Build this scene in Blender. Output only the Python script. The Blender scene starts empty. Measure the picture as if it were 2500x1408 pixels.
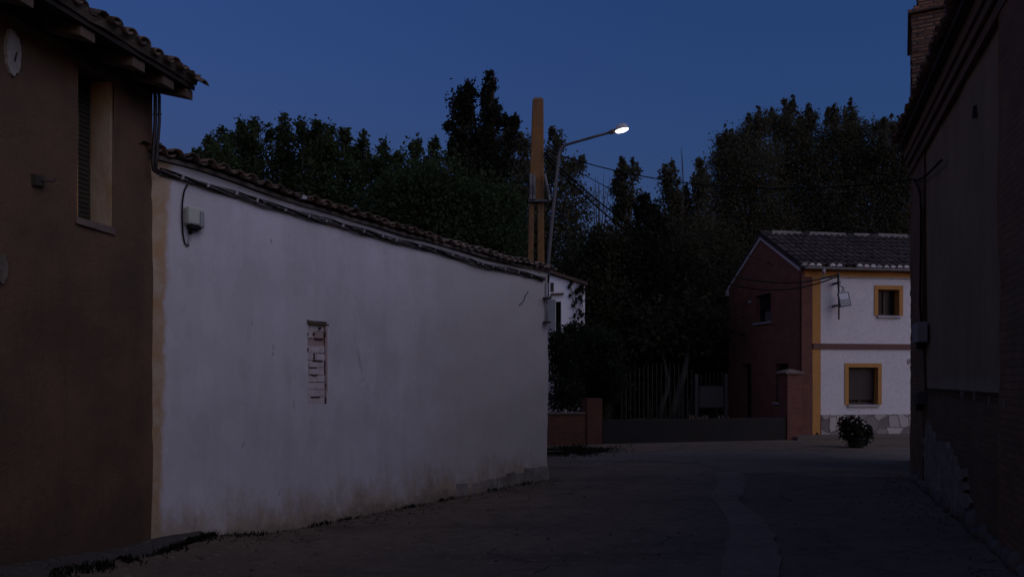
import bpy, math, random
import numpy as np
from mathutils import Vector, noise as mnoise
R = math.radians
random.seed(7)
SC = bpy.context.scene
COL = SC.collection

# ------------------------------------------------------------------ camera
F, EYE, HY, CX = 1805.0, 1.7, 925.0, 1250.0      # focal length in px of the 2500 px wide photo, eye height, horizon row
cam_d = bpy.data.cameras.new("camera"); cam = bpy.data.objects.new("camera", cam_d); COL.objects.link(cam)
cam.location = (0, 0, EYE); cam.rotation_euler = (R(90), 0, 0)
cam_d.sensor_width = 36; cam_d.lens = 36*F/2500; cam_d.shift_y = (HY-704)/2500
cam_d.clip_start = 0.05; cam_d.clip_end = 2000
SC.camera = cam

def at(px, py, Z):
    return Vector(((px-CX)/F*Z, Z, EYE+(HY-py)/F*Z))

class Plane:
    """a vertical wall plane: origin, running direction, outward normal"""
    def __init__(s, o, d, side):
        s.o = Vector((o[0], o[1], 0)); s.d = Vector((d[0], d[1], 0)).normalized()
        s.n = Vector((s.d.y, -s.d.x, 0))*side
    def t(s, px, off=0):
        k = (px-CX)/F; o = s.o+s.n*off
        return (k*o.y-o.x)/(s.d.x-k*s.d.y)
    def tz(s, px, py, off=0):
        t = s.t(px, off); Z = (s.o+s.n*off+s.d*t).y
        return t, EYE+(HY-py)/F*Z
    def P(s, t, z, off=0):
        p = s.o+s.d*t+s.n*off
        return Vector((p.x, p.y, z))

# ------------------------------------------------------------------ objects
def tag(o, label=None, cat=None, group=None, kind=None):
    if label: o["label"] = label
    if cat: o["category"] = cat
    if group: o["group"] = group
    if kind: o["kind"] = kind
    return o

def thing(name, label, cat, loc, group=None):
    o = bpy.data.objects.new(name, None); COL.objects.link(o)
    o.location = loc; o.empty_display_size = .2
    return tag(o, label, cat, group)

def root_loc(o):
    v = Vector((0, 0, 0))
    while o is not None:
        v += o.location; o = o.parent
    return v

class MB:
    def __init__(s): s.v = []; s.f = []
    def quad(s, a, b, c, d):
        i = len(s.v); s.v += [Vector(a), Vector(b), Vector(c), Vector(d)]; s.f.append((i, i+1, i+2, i+3))
    def poly(s, pts):
        i = len(s.v); s.v += [Vector(p) for p in pts]; s.f.append(tuple(range(i, i+len(pts))))
    def hexa(s, b, t):
        """closed solid between two matching loops"""
        i = len(s.v); n = len(b); s.v += [Vector(p) for p in b]+[Vector(p) for p in t]
        s.f.append(tuple(range(i+n-1, i-1, -1))); s.f.append(tuple(range(i+n, i+2*n)))
        for k in range(n):
            j = (k+1) % n; s.f.append((i+k, i+j, i+n+j, i+n+k))
        return s
    def box(s, w, t0, t1, z0, z1, d0, d1):
        return s.hexa([w.P(t0, z0, d0), w.P(t1, z0, d0), w.P(t1, z0, d1), w.P(t0, z0, d1)],
                      [w.P(t0, z1, d0), w.P(t1, z1, d0), w.P(t1, z1, d1), w.P(t0, z1, d1)])
    def abox(s, c, x, y, z):
        """box from centre and three half-axis vectors"""
        c = Vector(c); x = Vector(x); y = Vector(y); z = Vector(z)
        return s.hexa([c-x-y-z, c+x-y-z, c+x+y-z, c-x+y-z], [c-x-y+z, c+x-y+z, c+x+y+z, c-x+y+z])
    def tube(s, pts, r, n=8, cap=True):
        pts = [Vector(p) for p in pts]; m = len(pts)
        rr = r if isinstance(r, (list, tuple)) else [r]*m
        i0 = len(s.v); up = None
        for k, p in enumerate(pts):
            d = (pts[min(k+1, m-1)]-pts[max(k-1, 0)]).normalized()
            if up is None:
                a = Vector((0, 0, 1)) if abs(d.z) < .9 else Vector((1, 0, 0))
                up = (a-d*a.dot(d)).normalized()
            else:
                up = (up-d*up.dot(d)).normalized()
            q = d.cross(up)
            for j in range(n):
                a = 2*math.pi*j/n
                s.v.append(p+(up*math.cos(a)+q*math.sin(a))*rr[k])
        for k in range(m-1):
            for j in range(n):
                a = i0+k*n+j; b = i0+k*n+(j+1) % n
                s.f.append((a, b, b+n, a+n))
        if cap:
            s.f.append(tuple(range(i0+n-1, i0-1, -1))); s.f.append(tuple(range(i0+(m-1)*n, i0+m*n)))
        return s
    def lathe(s, c, ax, prof, n=20):
        """surface of revolution round axis ax through c: profile of (distance along axis, radius)"""
        c = Vector(c); ax = Vector(ax).normalized()
        a = Vector((0, 0, 1)) if abs(ax.z) < .9 else Vector((1, 0, 0))
        u = (a-ax*a.dot(ax)).normalized(); q = ax.cross(u); i0 = len(s.v)
        for h, r in prof:
            for j in range(n):
                w = 2*math.pi*j/n
                s.v.append(c+ax*h+(u*math.cos(w)+q*math.sin(w))*r)
        for k in range(len(prof)-1):
            for j in range(n):
                x = i0+k*n+j; y = i0+k*n+(j+1) % n
                s.f.append((x, y, y+n, x+n))
        s.f.append(tuple(range(i0+n-1, i0-1, -1))); m = len(prof)-1
        s.f.append(tuple(range(i0+m*n, i0+(m+1)*n)))
        return s
    def build(s, name, mat, parent=None, smooth=False, bevel=0, jit=0, uvs=None, loc=None):
        L = root_loc(parent) if parent else Vector(loc or (0, 0, 0))
        me = bpy.data.meshes.new(name)
        vs = s.v
        if jit:
            vs = [p+Vector((mnoise.noise(p*2.3), mnoise.noise(p*2.3+Vector((9, 3, 1))), mnoise.noise(p*2.3+Vector((4, 7, 5)))))*jit for p in vs]
        me.from_pydata([tuple(p-L) for p in vs], [], s.f); me.update()
        uv = me.uv_layers.new(name="UVMap").data
        for pl in me.polygons:
            n = pl.normal
            for li in pl.loop_indices:
                p = vs[me.loops[li].vertex_index]
                if abs(n.z) > .75: uv[li].uv = (p.x, p.y)
                else:
                    l = math.hypot(n.x, n.y) or 1
                    uv[li].uv = (p.x*-n.y/l+p.y*n.x/l, p.z)
            pl.use_smooth = smooth
        if uvs:
            for lp in me.loops: uv[lp.index].uv = uvs[lp.vertex_index]
        o = bpy.data.objects.new(name, me); COL.objects.link(o)
        me.materials.append(mat)
        if parent: o.parent = parent
        elif loc: o.location = loc
        if bevel:
            b = o.modifiers.new("bevel", "BEVEL"); b.width = bevel; b.segments = 2; b.limit_method = "ANGLE"
        return o

# ------------------------------------------------------------------ materials
class NT:
    def __init__(s, name, rough=.85, spec=.3):
        s.m = bpy.data.materials.new(name); s.m.use_nodes = True
        s.t = s.m.node_tree; s.b = s.t.nodes["Principled BSDF"]
        s.b.inputs["Roughness"].default_value = rough
        s.b.inputs["Specular IOR Level"].default_value = spec
    def n(s, ty, **kw):
        x = s.t.nodes.new(ty)
        for k, v in kw.items():
            if k in x.inputs.keys():
                if hasattr(v, "is_linked") or isinstance(v, bpy.types.NodeSocket): s.t.links.new(v, x.inputs[k])
                else: x.inputs[k].default_value = v
            else: setattr(x, k, v)
        return x
    def link(s, a, b): s.t.links.new(a, b)
    def coord(s, which="Object", scale=(1, 1, 1)):
        c = s.n("ShaderNodeTexCoord"); mp = s.n("ShaderNodeMapping", Vector=c.outputs[which]); mp.inputs["Scale"].default_value = scale
        return mp.outputs[0]
    def noise(s, vec, scale, detail=6, rough=.6):
        return s.n("ShaderNodeTexNoise", Vector=vec, Scale=scale, Detail=detail, Roughness=rough).outputs["Fac"]
    def ramp(s, fac, a, b, ca=(0, 0, 0, 1), cb=(1, 1, 1, 1)):
        r = s.n("ShaderNodeValToRGB", Fac=fac); e = r.color_ramp.elements
        e[0].position, e[0].color, e[1].position, e[1].color = a, ca, b, cb
        return r.outputs[0]
    def mix(s, fac, a, b, mode="MIX"):
        x = s.n("ShaderNodeMix", data_type="RGBA", blend_type=mode)
        for i, v in ((0, fac), (6, a), (7, b)):
            if isinstance(v, bpy.types.NodeSocket): s.link(v, x.inputs[i])
            elif i == 0: x.inputs[0].default_value = v
            else: x.inputs[i].default_value = (*v[:3], 1)
        return x.outputs[2]
    def math(s, op, a, b=0.0, clamp=False):
        x = s.n("ShaderNodeMath", operation=op, use_clamp=clamp)
        for i, v in ((0, a), (1, b)):
            if isinstance(v, bpy.types.NodeSocket): s.link(v, x.inputs[i])
            else: x.inputs[i].default_value = v
        return x.outputs[0]
    def col(s, c):
        if isinstance(c, bpy.types.NodeSocket): s.link(c, s.b.inputs["Base Color"])
        else: s.b.inputs["Base Color"].default_value = (*c, 1)
    def bump(s, h, strength=.4, dist=.01):
        b = s.n("ShaderNodeBump", Height=h, Strength=strength, Distance=dist); s.link(b.outputs[0], s.b.inputs["Normal"])

def speck(name, c1, c2, scale=6, rough=.85, bump=.4, bdist=.006, spec=.3, metal=0, stretch=(1, 1, 1), lo=.35, hi=.68):
    """a weathered surface: two tones mixed by noise, plus fine grain"""
    m = NT(name, rough, spec); v = m.coord("Object", stretch)
    a = m.noise(v, scale, 8, .65); b = m.noise(v, scale*9, 4, .7)
    c = m.mix(m.ramp(a, lo, hi), c1, c2)
    c = m.mix(m.ramp(b, .3, .75), c, m.mix(.65, c, (0, 0, 0)), "MIX")
    f = m.mix(.35, m.mix(m.ramp(a, lo, hi), c1, c2), c)
    m.col(f); m.b.inputs["Metallic"].default_value = metal
    if bump: m.bump(m.math("ADD", a, m.math("MULTIPLY", b, .5)), bump, bdist)
    return m.m

def bricks(name, c1, c2, mortar, w=.25, h=.07, gap=.012, patch=None, patch_lo=.5, bump=.7):
    m = NT(name, .9, .2); uv = m.coord("UV")
    wob = m.n("ShaderNodeTexNoise", Vector=uv, Scale=3.0, Detail=3.0).outputs["Color"]
    v = m.n("ShaderNodeVectorMath", operation="MULTIPLY_ADD"); m.link(wob, v.inputs[0]); v.inputs[1].default_value = (.025, .025, 0); m.link(uv, v.inputs[2])
    b = m.n("ShaderNodeTexBrick", Vector=v.outputs[0], Scale=1.0)
    b.inputs["Brick Width"].default_value = w; b.inputs["Row Height"].default_value = h
    b.inputs["Mortar Size"].default_value = gap; b.inputs["Mortar Smooth"].default_value = .4; b.inputs["Bias"].default_value = 0
    b.inputs["Color1"].default_value = (*c1, 1); b.inputs["Color2"].default_value = (*c2, 1); b.inputs["Mortar"].default_value = (*mortar, 1)
    n1 = m.noise(uv, 2.2, 8, .7); n2 = m.noise(uv, 40, 4, .7)
    c = m.mix(m.ramp(n1, .35, .75), b.outputs["Color"], m.mix(.5, b.outputs["Color"], (.03, .025, .02)))
    c = m.mix(m.math("MULTIPLY", n2, .5), c, m.mix(.5, c, (0, 0, 0)))
    if patch:
        c = m.mix(m.ramp(m.noise(uv, 1.3, 8, .7), patch_lo, patch_lo+.06), c, patch)
    m.col(c)
    m.bump(m.math("ADD", m.math("MULTIPLY", b.outputs["Fac"], -1), m.math("MULTIPLY", n2, .6)), bump, .012)
    return m.m

def tile_mat(name, c1, c2):
    m = NT(name, .92, .2); v = m.coord("Object"); a = m.noise(v, 5, 8, .7); f = m.noise(v, 40, 4, .7)
    r = m.n("ShaderNodeNewGeometry").outputs["Random Per Island"]
    c = m.mix(m.ramp(r, 0, 1), c1, c2); c = m.mix(m.ramp(a, .48, .66), c, m.mix(.55, c, (.035, .034, .026)))
    c = m.mix(m.math("MULTIPLY", m.ramp(f, .6, .7), .5), c, (.24, .22, .19))
    m.col(c); m.bump(m.math("ADD", a, m.math("MULTIPLY", f, .5)), .7, .012); return m.m
def mk_brown():
    m = NT("brown_render", .97, .1); uv = m.coord("UV"); n1 = m.noise(uv, 1.1, 8, .65); n2 = m.noise(uv, 7, 8, .72); n3 = m.noise(uv, 55, 4, .7)
    st = m.noise(m.coord("UV", (5, .35, 1)), 1.0, 8, .7)
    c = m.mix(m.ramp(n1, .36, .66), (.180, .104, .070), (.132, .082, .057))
    c = m.mix(m.math("MULTIPLY", m.ramp(st, .52, .70), .6), c, (.085, .060, .043))
    c = m.mix(m.math("MULTIPLY", m.ramp(n2, .58, .68), .45), c, (.20, .135, .095))
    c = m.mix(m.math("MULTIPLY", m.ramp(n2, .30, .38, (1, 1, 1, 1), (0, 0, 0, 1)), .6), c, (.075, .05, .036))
    big = m.noise(uv, .55, 6, .6); c = m.mix(m.math("MULTIPLY", m.ramp(big, .42, .60), .55), c, (.085, .068, .046))
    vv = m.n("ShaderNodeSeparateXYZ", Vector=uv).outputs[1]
    foot_shade = m.math("ADD", vv, m.math("MULTIPLY", m.math("SUBTRACT", m.noise(m.coord("UV", (1.2, .5, 1)), 1.5, 8, .72), .5), 2.2))
    c = m.mix(m.math("MULTIPLY", m.ramp(foot_shade, .45, .75, (1, 1, 1, 1), (0, 0, 0, 1)), .6), c, (.066, .055, .039))  # shade low on the wall put into the colour, along with patchy damp
    c = m.mix(m.math("MULTIPLY", m.ramp(n3, .45, .75), .5), c, m.mix(.5, c, (.02, .015, .01)))
    m.col(c); m.bump(m.math("ADD", m.math("ADD", n2, n1), m.math("MULTIPLY", n3, .35)), .8, .02); return m.m
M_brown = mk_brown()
M_cream = speck("cream_render", (.50, .385, .265), (.40, .235, .10), 2.6, .9, .4, stretch=(1, 1, .5), lo=.4, hi=.6)
M_lime = speck("lime_patch", (.40, .36, .33), (.30, .265, .24), 9, .9, .3)
M_tile = tile_mat("clay_tile", (.165, .105, .078), (.075, .060, .050))
M_tile_pale = tile_mat("weathered_tile", (.24, .185, .15), (.12, .10, .082))
M_tile_grey = tile_mat("old_grey_tile", (.085, .066, .060), (.042, .036, .034))
M_wood = speck("old_wood", (.150, .105, .075), (.10, .074, .056), 5, .85, .5, stretch=(1, 1, 1))
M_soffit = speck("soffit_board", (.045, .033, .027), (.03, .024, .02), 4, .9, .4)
M_shutter = speck("shutter_slat", (.060, .050, .036), (.042, .036, .027), 5, .7, .2)
M_black = speck("black_cable", (.008, .008, .008), (.012, .012, .012), 20, .9, 0, spec=.05)
M_conduit = speck("dark_pipe", (.05, .04, .038), (.035, .03, .03), 8, .5, .2)
M_cable_grey = speck("dusty_cable", (.10, .09, .09), (.24, .23, .23), 30, .8, .3, lo=.45, hi=.7)
M_tie = speck("cable_tie", (.40, .38, .38), (.28, .27, .27), 20, .8, .2)
M_box = speck("meter_box", (.56, .60, .52), (.50, .54, .47), 7, .5, .1)
M_boxgrey = speck("meter_cover", (.40, .42, .41), (.33, .35, .35), 7, .5, .1)
M_dark = speck("dark_void", (.010, .010, .011), (.015, .014, .014), 3, .9, .1)
M_steel = speck("galvanised_steel", (.20, .20, .21), (.13, .13, .14), 9, .5, .2, metal=.4)
M_steel_dk = speck("painted_steel", (.11, .115, .13), (.08, .085, .10), 9, .5, .2)
def mk_pole():
    m = NT("ochre_concrete", .95, .2); v = m.coord("Object", (1, 1, .5)); a = m.noise(v, 3.2, 8, .7); f = m.noise(m.coord("Object"), 14, 5, .7)
    c = m.mix(m.ramp(a, .36, .62), (.245, .118, .040), (.150, .090, .048))
    c = m.mix(m.math("MULTIPLY", m.ramp(f, .56, .68), .8), c, (.085, .055, .032))
    c = m.mix(m.math("MULTIPLY", m.ramp(m.noise(m.coord("Object"), 30, 3, .5), .66, .72), .7), c, (.34, .26, .18))
    m.col(c); m.bump(m.math("ADD", a, f), .7, .015); return m.m
M_pole = mk_pole()
M_pole_grey = speck("grey_concrete", (.20, .16, .13), (.15, .12, .10), 5, .95, .6, .01)
M_yellow = speck("ochre_trim", (.48, .245, .072), (.42, .212, .062), 2, .8, .15)
M_sill = speck("pale_sill", (.42, .40, .42), (.34, .33, .34), 6, .8, .2)
M_trim = speck("rake_trim", (.62, .60, .61), (.52, .50, .51), 5, .8, .2)
M_course = speck("red_course", (.165, .085, .075), (.13, .07, .062), 6, .85, .3)
M_gutter = speck("grey_gutter", (.30, .285, .29), (.22, .21, .215), 4, .6, .2)
M_white_pipe = speck("white_pipe", (.55, .54, .55), (.45, .44, .45), 6, .6, .1)
M_stucco = speck("white_stucco", (.66, .645, .665), (.61, .60, .625), 1.4, .9, .25, .004)
M_mortar = speck("lime_mortar", (.42, .40, .39), (.30, .29, .28), 12, .9, .4)
M_ironbar = speck("iron_bar", (.048, .043, .038), (.033, .030, .027), 7, .6, .2)
M_sheet = speck("grey_sheet", (.050, .049, .049), (.040, .039, .039), 5, .6, .1)
M_lowwall = speck("dark_low_render", (.021, .019, .018), (.015, .014, .0135), 3, .85, .3)
M_bark = speck("bark", (.10, .085, .07), (.065, .055, .045), 7, .95, .8, .02, stretch=(1, 1, .25))
M_palebark = speck("pale_bark", (.085, .075, .064), (.05, .045, .04), 5, .95, .8, .02, stretch=(1, 1, .25))
M_twig = speck("twig", (.07, .06, .055), (.05, .045, .04), 7, .95, .3)
M_brick_red = bricks("red_brick", (.33, .130, .078), (.27, .108, .068), (.20, .13, .09))
M_brick_quoin = bricks("quoin_brick", (.225, .075, .058), (.18, .065, .052), (.16, .11, .095))
M_brick_yard = bricks("yard_brick", (.155, .055, .036), (.115, .044, .032), (.09, .064, .05))
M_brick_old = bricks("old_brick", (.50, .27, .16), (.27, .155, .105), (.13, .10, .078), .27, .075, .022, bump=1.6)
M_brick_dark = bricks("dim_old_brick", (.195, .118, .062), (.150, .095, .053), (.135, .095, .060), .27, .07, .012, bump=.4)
M_brick_base = bricks("brick_dado", (.160, .106, .056), (.122, .084, .048), (.116, .083, .050), .27, .07, .012, bump=.35)
M_slit = speck("pale_block", (.66, .60, .60), (.52, .46, .46), 10, .9, .3)
M_slit_red = speck("pinkish_jamb", (.48, .37, .35), (.38, .28, .26), 8, .9, .3)
M_peel = speck("peeling_plaster", (.25, .215, .17), (.085, .072, .056), 6, .95, .9, .02)
M_pot = speck("dark_pot", (.016, .014, .013), (.012, .011, .011), 6, .8, .2)
M_flower = speck("pale_flower", (.45, .40, .36), (.4, .33, .3), 9, .9, 0)
M_concrete = speck("pavement_concrete", (.130, .112, .092), (.095, .083, .070), 2.2, .95, .5, .01)

def mk_white_wall():
    m = NT("whitewash", .95, .15)
    uv = m.coord("UV"); sep = m.n("ShaderNodeSeparateXYZ", Vector=uv); u, v = sep.outputs[0], sep.outputs[1]
    streak = m.n("ShaderNodeMapping", Vector=uv); streak.inputs["Scale"].default_value = (5.5, .45, 1)
    n_big = m.noise(uv, .8, 6, .6); n_str = m.noise(streak.outputs[0], 1.0, 8, .65); n_f = m.noise(uv, 26, 5, .7); n_m = m.noise(uv, 3.2, 8, .7)
    c = m.mix(m.ramp(n_big, .35, .68), (.60, .585, .62), (.54, .525, .555))
    c = m.mix(m.math("MULTIPLY", m.ramp(n_str, .45, .72), .34), c, (.45, .43, .43))
    pt = m.noise(m.coord("UV", (1.5, .8, 1)), 1.7, 5, .55)
    c = m.mix(m.math("MULTIPLY", m.ramp(pt, .55, .585), .34), c, (.66, .645, .68))
    c = m.mix(m.math("MULTIPLY", m.ramp(pt, .40, .43, (1, 1, 1, 1), (0, 0, 0, 1)), .30), c, (.46, .44, .45))
    ln = m.n("ShaderNodeTexVoronoi", Vector=m.coord("UV", (.9, .45, 1)), Scale=1.0, voronoi_dimensions="2D", feature="DISTANCE_TO_EDGE").outputs["Distance"]
    lk = m.math("MULTIPLY", m.ramp(m.math("ADD", ln, m.math("MULTIPLY", m.math("SUBTRACT", n_m, .5), .25)), .000, .006, (1, 1, 1, 1), (0, 0, 0, 1)), m.ramp(n_big, .52, .60))
    c = m.mix(m.math("MULTIPLY", lk, .4), c, (.24, .22, .21))
    # greyer, older wash towards the far end
    gu = m.math("ADD", m.math("MULTIPLY", u, .16), m.math("MULTIPLY", n_m, .5))
    c = m.mix(m.math("MULTIPLY", m.ramp(gu, .75, 1.25), .75), c, (.50, .48, .455))
    # fine pale scuffs and small dark chips
    c = m.mix(m.math("MULTIPLY", m.ramp(n_f, .64, .72), .45), c, (.68, .66, .68))
    drop = m.n("ShaderNodeMapping", Vector=uv); drop.inputs["Scale"].default_value = (9, 3.2, 1)
    n_d = m.noise(drop.outputs[0], 1.0, 3, .5)
    c = m.mix(m.math("MULTIPLY", m.ramp(n_d, .71, .76), .7), c, (.22, .20, .20))
    # red-brown rust specks in the lower right
    rs = m.math("MULTIPLY", m.ramp(m.noise(drop.outputs[0], 1.7, 5, .7), .60, .68), m.ramp(m.math("SUBTRACT", u, m.math("MULTIPLY", v, 1.4)), 2.0, 4.6))
    c = m.mix(m.math("MULTIPLY", rs, .5), c, (.25, .17, .14))
    # old cream coat showing at the near edge
    ed = m.math("SUBTRACT", m.math("ADD", u, m.math("MULTIPLY", m.math("SUBTRACT", n_m, .5), .24)), m.math("MULTIPLY", v, .024))
    c = m.mix(m.ramp(ed, .0, .05, (1, 1, 1, 1), (0, 0, 0, 1)), c, m.mix(m.ramp(n_m, .4, .6), (.47, .38, .28), (.42, .27, .14)))
    # rising damp: brown earth stains of uneven height
    dh = m.math("ADD", v, m.math("MULTIPLY", m.math("SUBTRACT", m.noise(m.coord("UV", (1.6, .7, 1)), 1.6, 8, .75), .5), 1.5))
    c = m.mix(m.math("MULTIPLY", m.ramp(dh, .12, .50, (1, 1, 1, 1), (0, 0, 0, 1)), .80), c, m.mix(m.ramp(n_m, .38, .66), (.40, .315, .205), (.24, .185, .125)))
    d2 = m.math("ADD", v, m.math("MULTIPLY", m.math("SUBTRACT", m.noise(m.coord("UV", (2.4, 1.6, 1)), 2.2, 9, .8), .5), .75))
    c = m.mix(m.math("MULTIPLY", m.ramp(d2, .04, .14, (1, 1, 1, 1), (0, 0, 0, 1)), .6), c, m.mix(m.ramp(n_f, .4, .6), (.25, .20, .15), (.12, .098, .078)))
    c = m.mix(m.math("MULTIPLY", m.ramp(m.noise(m.coord("UV", (3, 1.4, 1)), 2.6, 9, .8), .62, .66), .30), c, (.36, .335, .33))
    m.col(c); m.bump(m.math("ADD", m.math("ADD", n_m, m.math("MULTIPLY", n_f, .35)), m.math("MULTIPLY", n_str, .4)), .42, .02)
    return m.m
M_white = mk_white_wall()

def mk_vine_wall():
    m = NT("stained_whitewash", .95, .15); v = m.coord("UV")
    c = m.mix(m.ramp(m.noise(v, 2.2, 8, .7), .55, .72), (.86, .84, .87), (.50, .46, .46))
    m.col(c); m.bump(m.noise(v, 8, 6, .7), .4, .01); return m.m
M_vinewall = mk_vine_wall()

def mk_plaster_grey():
    m = NT("grey_plaster", .95, .15); uv = m.coord("UV")
    a = m.noise(m.coord("UV", (2.4, .5, 1)), 1.2, 8, .65); b = m.noise(uv, 9, 6, .7)
    c = m.mix(m.ramp(a, .35, .7), (.215, .170, .105), (.155, .124, .080))
    c = m.mix(m.math("MULTIPLY", b, .5), c, m.mix(.5, c, (0, 0, 0)))
    m.col(c); m.bump(b, .5, .01); return m.m
M_plaster = mk_plaster_grey()

def mk_stone():
    m = NT("stone_cladding", .85, .3); uv = m.coord("UV", (2.7, 3.0, 1))
    wob = m.n("ShaderNodeTexNoise", Vector=uv, Scale=1.6, Detail=3.0).outputs["Color"]
    v = m.n("ShaderNodeVectorMath", operation="MULTIPLY_ADD"); m.link(wob, v.inputs[0]); v.inputs[1].default_value = (.45, .45, 0); m.link(uv, v.inputs[2])
    vo = m.n("ShaderNodeTexVoronoi", Vector=v.outputs[0], Scale=1.0, voronoi_dimensions="2D"); vd = m.n("ShaderNodeTexVoronoi", Vector=v.outputs[0], Scale=1.0, voronoi_dimensions="2D", feature="DISTANCE_TO_EDGE")
    s = m.n("ShaderNodeSeparateColor", Color=vo.outputs["Color"]).outputs[0]
    c = m.mix(m.ramp(s, .3, .7), (.15, .13, .125), (.50, .47, .45))
    c = m.mix(m.math("MULTIPLY", m.noise(uv, 6, 6, .7), .6), c, (.18, .15, .14))
    e = m.ramp(vd.outputs["Distance"], .02, .06)
    c = m.mix(e, (.15, .14, .14), c)
    m.col(c); m.bump(m.math("ADD", e, m.math("MULTIPLY", m.noise(uv, 10, 5, .7), .4)), .8, .02); return m.m
M_stone = mk_stone()

def mk_ground(name, c1, c2, c3, rough=.95, cracks=True):
    m = NT(name, rough, .25); v = m.coord("Object")
    a = m.noise(v, .55, 9, .65); b = m.noise(v, 3.5, 8, .7); f = m.noise(v, 60, 4, .75)
    c = m.mix(m.ramp(a, .36, .66), c1, c2)
    c = m.mix(m.math("MULTIPLY", m.ramp(b, .5, .72), .8), c, c3)
    c = m.mix(m.math("MULTIPLY", m.ramp(f, .35, .75), .6), c, m.mix(.6, c, (.01, .01, .01)))
    c = m.mix(m.math("MULTIPLY", m.ramp(m.noise(v, 24, 3, .5), .69, .74), .55), c, (.17, .16, .15))
    st = m.noise(m.coord("Object", (.35, 1.1, 1)), 1.0, 7, .65)
    c = m.mix(m.math("MULTIPLY", m.ramp(st, .52, .66), .5), c, (.034, .028, .023))
    c = m.mix(m.math("MULTIPLY", m.ramp(m.noise(v, 9, 6, .75), .56, .66), .6), c, (.24, .195, .15))
    c = m.mix(m.math("MULTIPLY", m.ramp(m.noise(v, 1.7, 9, .78), .57, .62), .55), c, (.06, .048, .038))
    h = m.math("ADD", m.math("MULTIPLY", f, .4), b)
    if cracks:
        wv = m.n("ShaderNodeTexNoise", Vector=v, Scale=1.3, Detail=5.0).outputs["Color"]
        w = m.n("ShaderNodeVectorMath", operation="MULTIPLY_ADD"); m.link(wv, w.inputs[0]); w.inputs[1].default_value = (1.3, 1.3, 0); m.link(v, w.inputs[2])
        d = m.n("ShaderNodeTexVoronoi", Vector=w.outputs[0], Scale=.42, voronoi_dimensions="2D", feature="DISTANCE_TO_EDGE").outputs["Distance"]
        e = m.ramp(m.math("ADD", d, m.math("MULTIPLY", m.ramp(m.noise(v, .8, 3, .5), .40, .58), .02)), .002, .010)
        c = m.mix(e, (.035, .031, .028), c); h = m.math("ADD", h, e)
    m.col(c); m.bump(h, .6, .015); return m.m
M_ground = mk_ground("worn_street", (.172, .128, .088), (.124, .096, .069), (.084, .067, .050))
M_asphalt = mk_ground("asphalt", (.160, .132, .102), (.128, .108, .085), (.10, .085, .068), cracks=False)
M_patch = mk_ground("trench_patch", (.205, .164, .120), (.168, .137, .103), (.13, .108, .083), cracks=False)
M_pavement = mk_ground("earth_pavement", (.088, .076, .066), (.065, .056, .050), (.05, .043, .038), cracks=False)

def mk_leaf(name, c1, c2, trans=.45):
    m = NT(name, .9, .08); g = m.n("ShaderNodeNewGeometry")
    r = g.outputs["Random Per Island"]
    c = m.mix(r, c1, c2); m.col(c)
    tr = m.n("ShaderNodeBsdfTranslucent"); m.link(c, tr.inputs[0])
    mx = m.n("ShaderNodeMixShader"); mx.inputs[0].default_value = trans
    m.link(m.b.outputs[0], mx.inputs[1]); m.link(tr.outputs[0], mx.inputs[2])
    m.link(mx.outputs[0], m.t.nodes["Material Output"].inputs[0]); return m.m
M_leaf_young = mk_leaf("young_leaf", (.034, .052, .022), (.056, .080, .036))
M_leaf_dark = mk_leaf("dark_leaf", (.018, .021, .014), (.028, .032, .020))
M_leaf_grey = mk_leaf("poplar_leaf", (.060, .066, .041), (.100, .101, .066))
M_leaf_shrub = mk_leaf("shrub_leaf", (.018, .024, .014), (.036, .042, .026))
M_leaf_oak = mk_leaf("dull_leaf", (.034, .037, .022), (.056, .054, .033))
M_grass = mk_leaf("grass", (.012, .017, .009), (.024, .028, .015))

def mk_glass(name, c, rough):
    m = NT(name, rough, .5); m.col(c); return m.m
M_glass = mk_glass("dark_pane", (.012, .012, .014), .25); M_glass.node_tree.nodes["Principled BSDF"].inputs["Specular IOR Level"].default_value = .12
M_lampglass = mk_glass("unlit_lamp_glass", (.60, .62, .66), .2)
def mk_emit(name, c, s):
    m = NT(name); m.col((.8, .8, .8)); m.b.inputs["Emission Color"].default_value = (*c, 1); m.b.inputs["Emission Strength"].default_value = s; return m.m
M_lens = mk_emit("lit_lens", (1, .97, .92), .6)

# ------------------------------------------------------------------ planes of the street
BROWN = Plane((-3.45, 7.10), (-.211, -.977), -1)      # left house front, t runs towards the viewer
if BROWN.n.x < 0: BROWN.n = -BROWN.n
WHITE = Plane((-3.42, 7.14), (4.015, 5.49), 1)        # white side wall, t runs away
GABLE = Plane((8.34, 21.3), (-.15, .989), 1)
if GABLE.n.x > 0: GABLE.n = -GABLE.n
FRONT = Plane((8.34, 21.3), (.989, .15), 1)
RIGHT = Plane((6.95, 12.8), (-.385, -1), 1)           # t runs towards the viewer
if RIGHT.n.x > 0: RIGHT.n = -RIGHT.n

def brown_dist(x, y): return (Vector((x, y, 0))-BROWN.o).dot(BROWN.n)
def sstep(a, b, x):
    x = max(0, min(1, (x-a)/(b-a))); return x*x*(3-2*x)
def ground_z(x, y):
    if y > 9 or x > 0 or y < -30: return 0.0
    tb_ = (Vector((x, y, 0))-BROWN.o).dot(BROWN.d)
    return (.13+.13*sstep(.2, 1.7, tb_))*(1-sstep(.1, .75, brown_dist(x, y)))*(1-sstep(7.6, 8.8, y))

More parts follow.
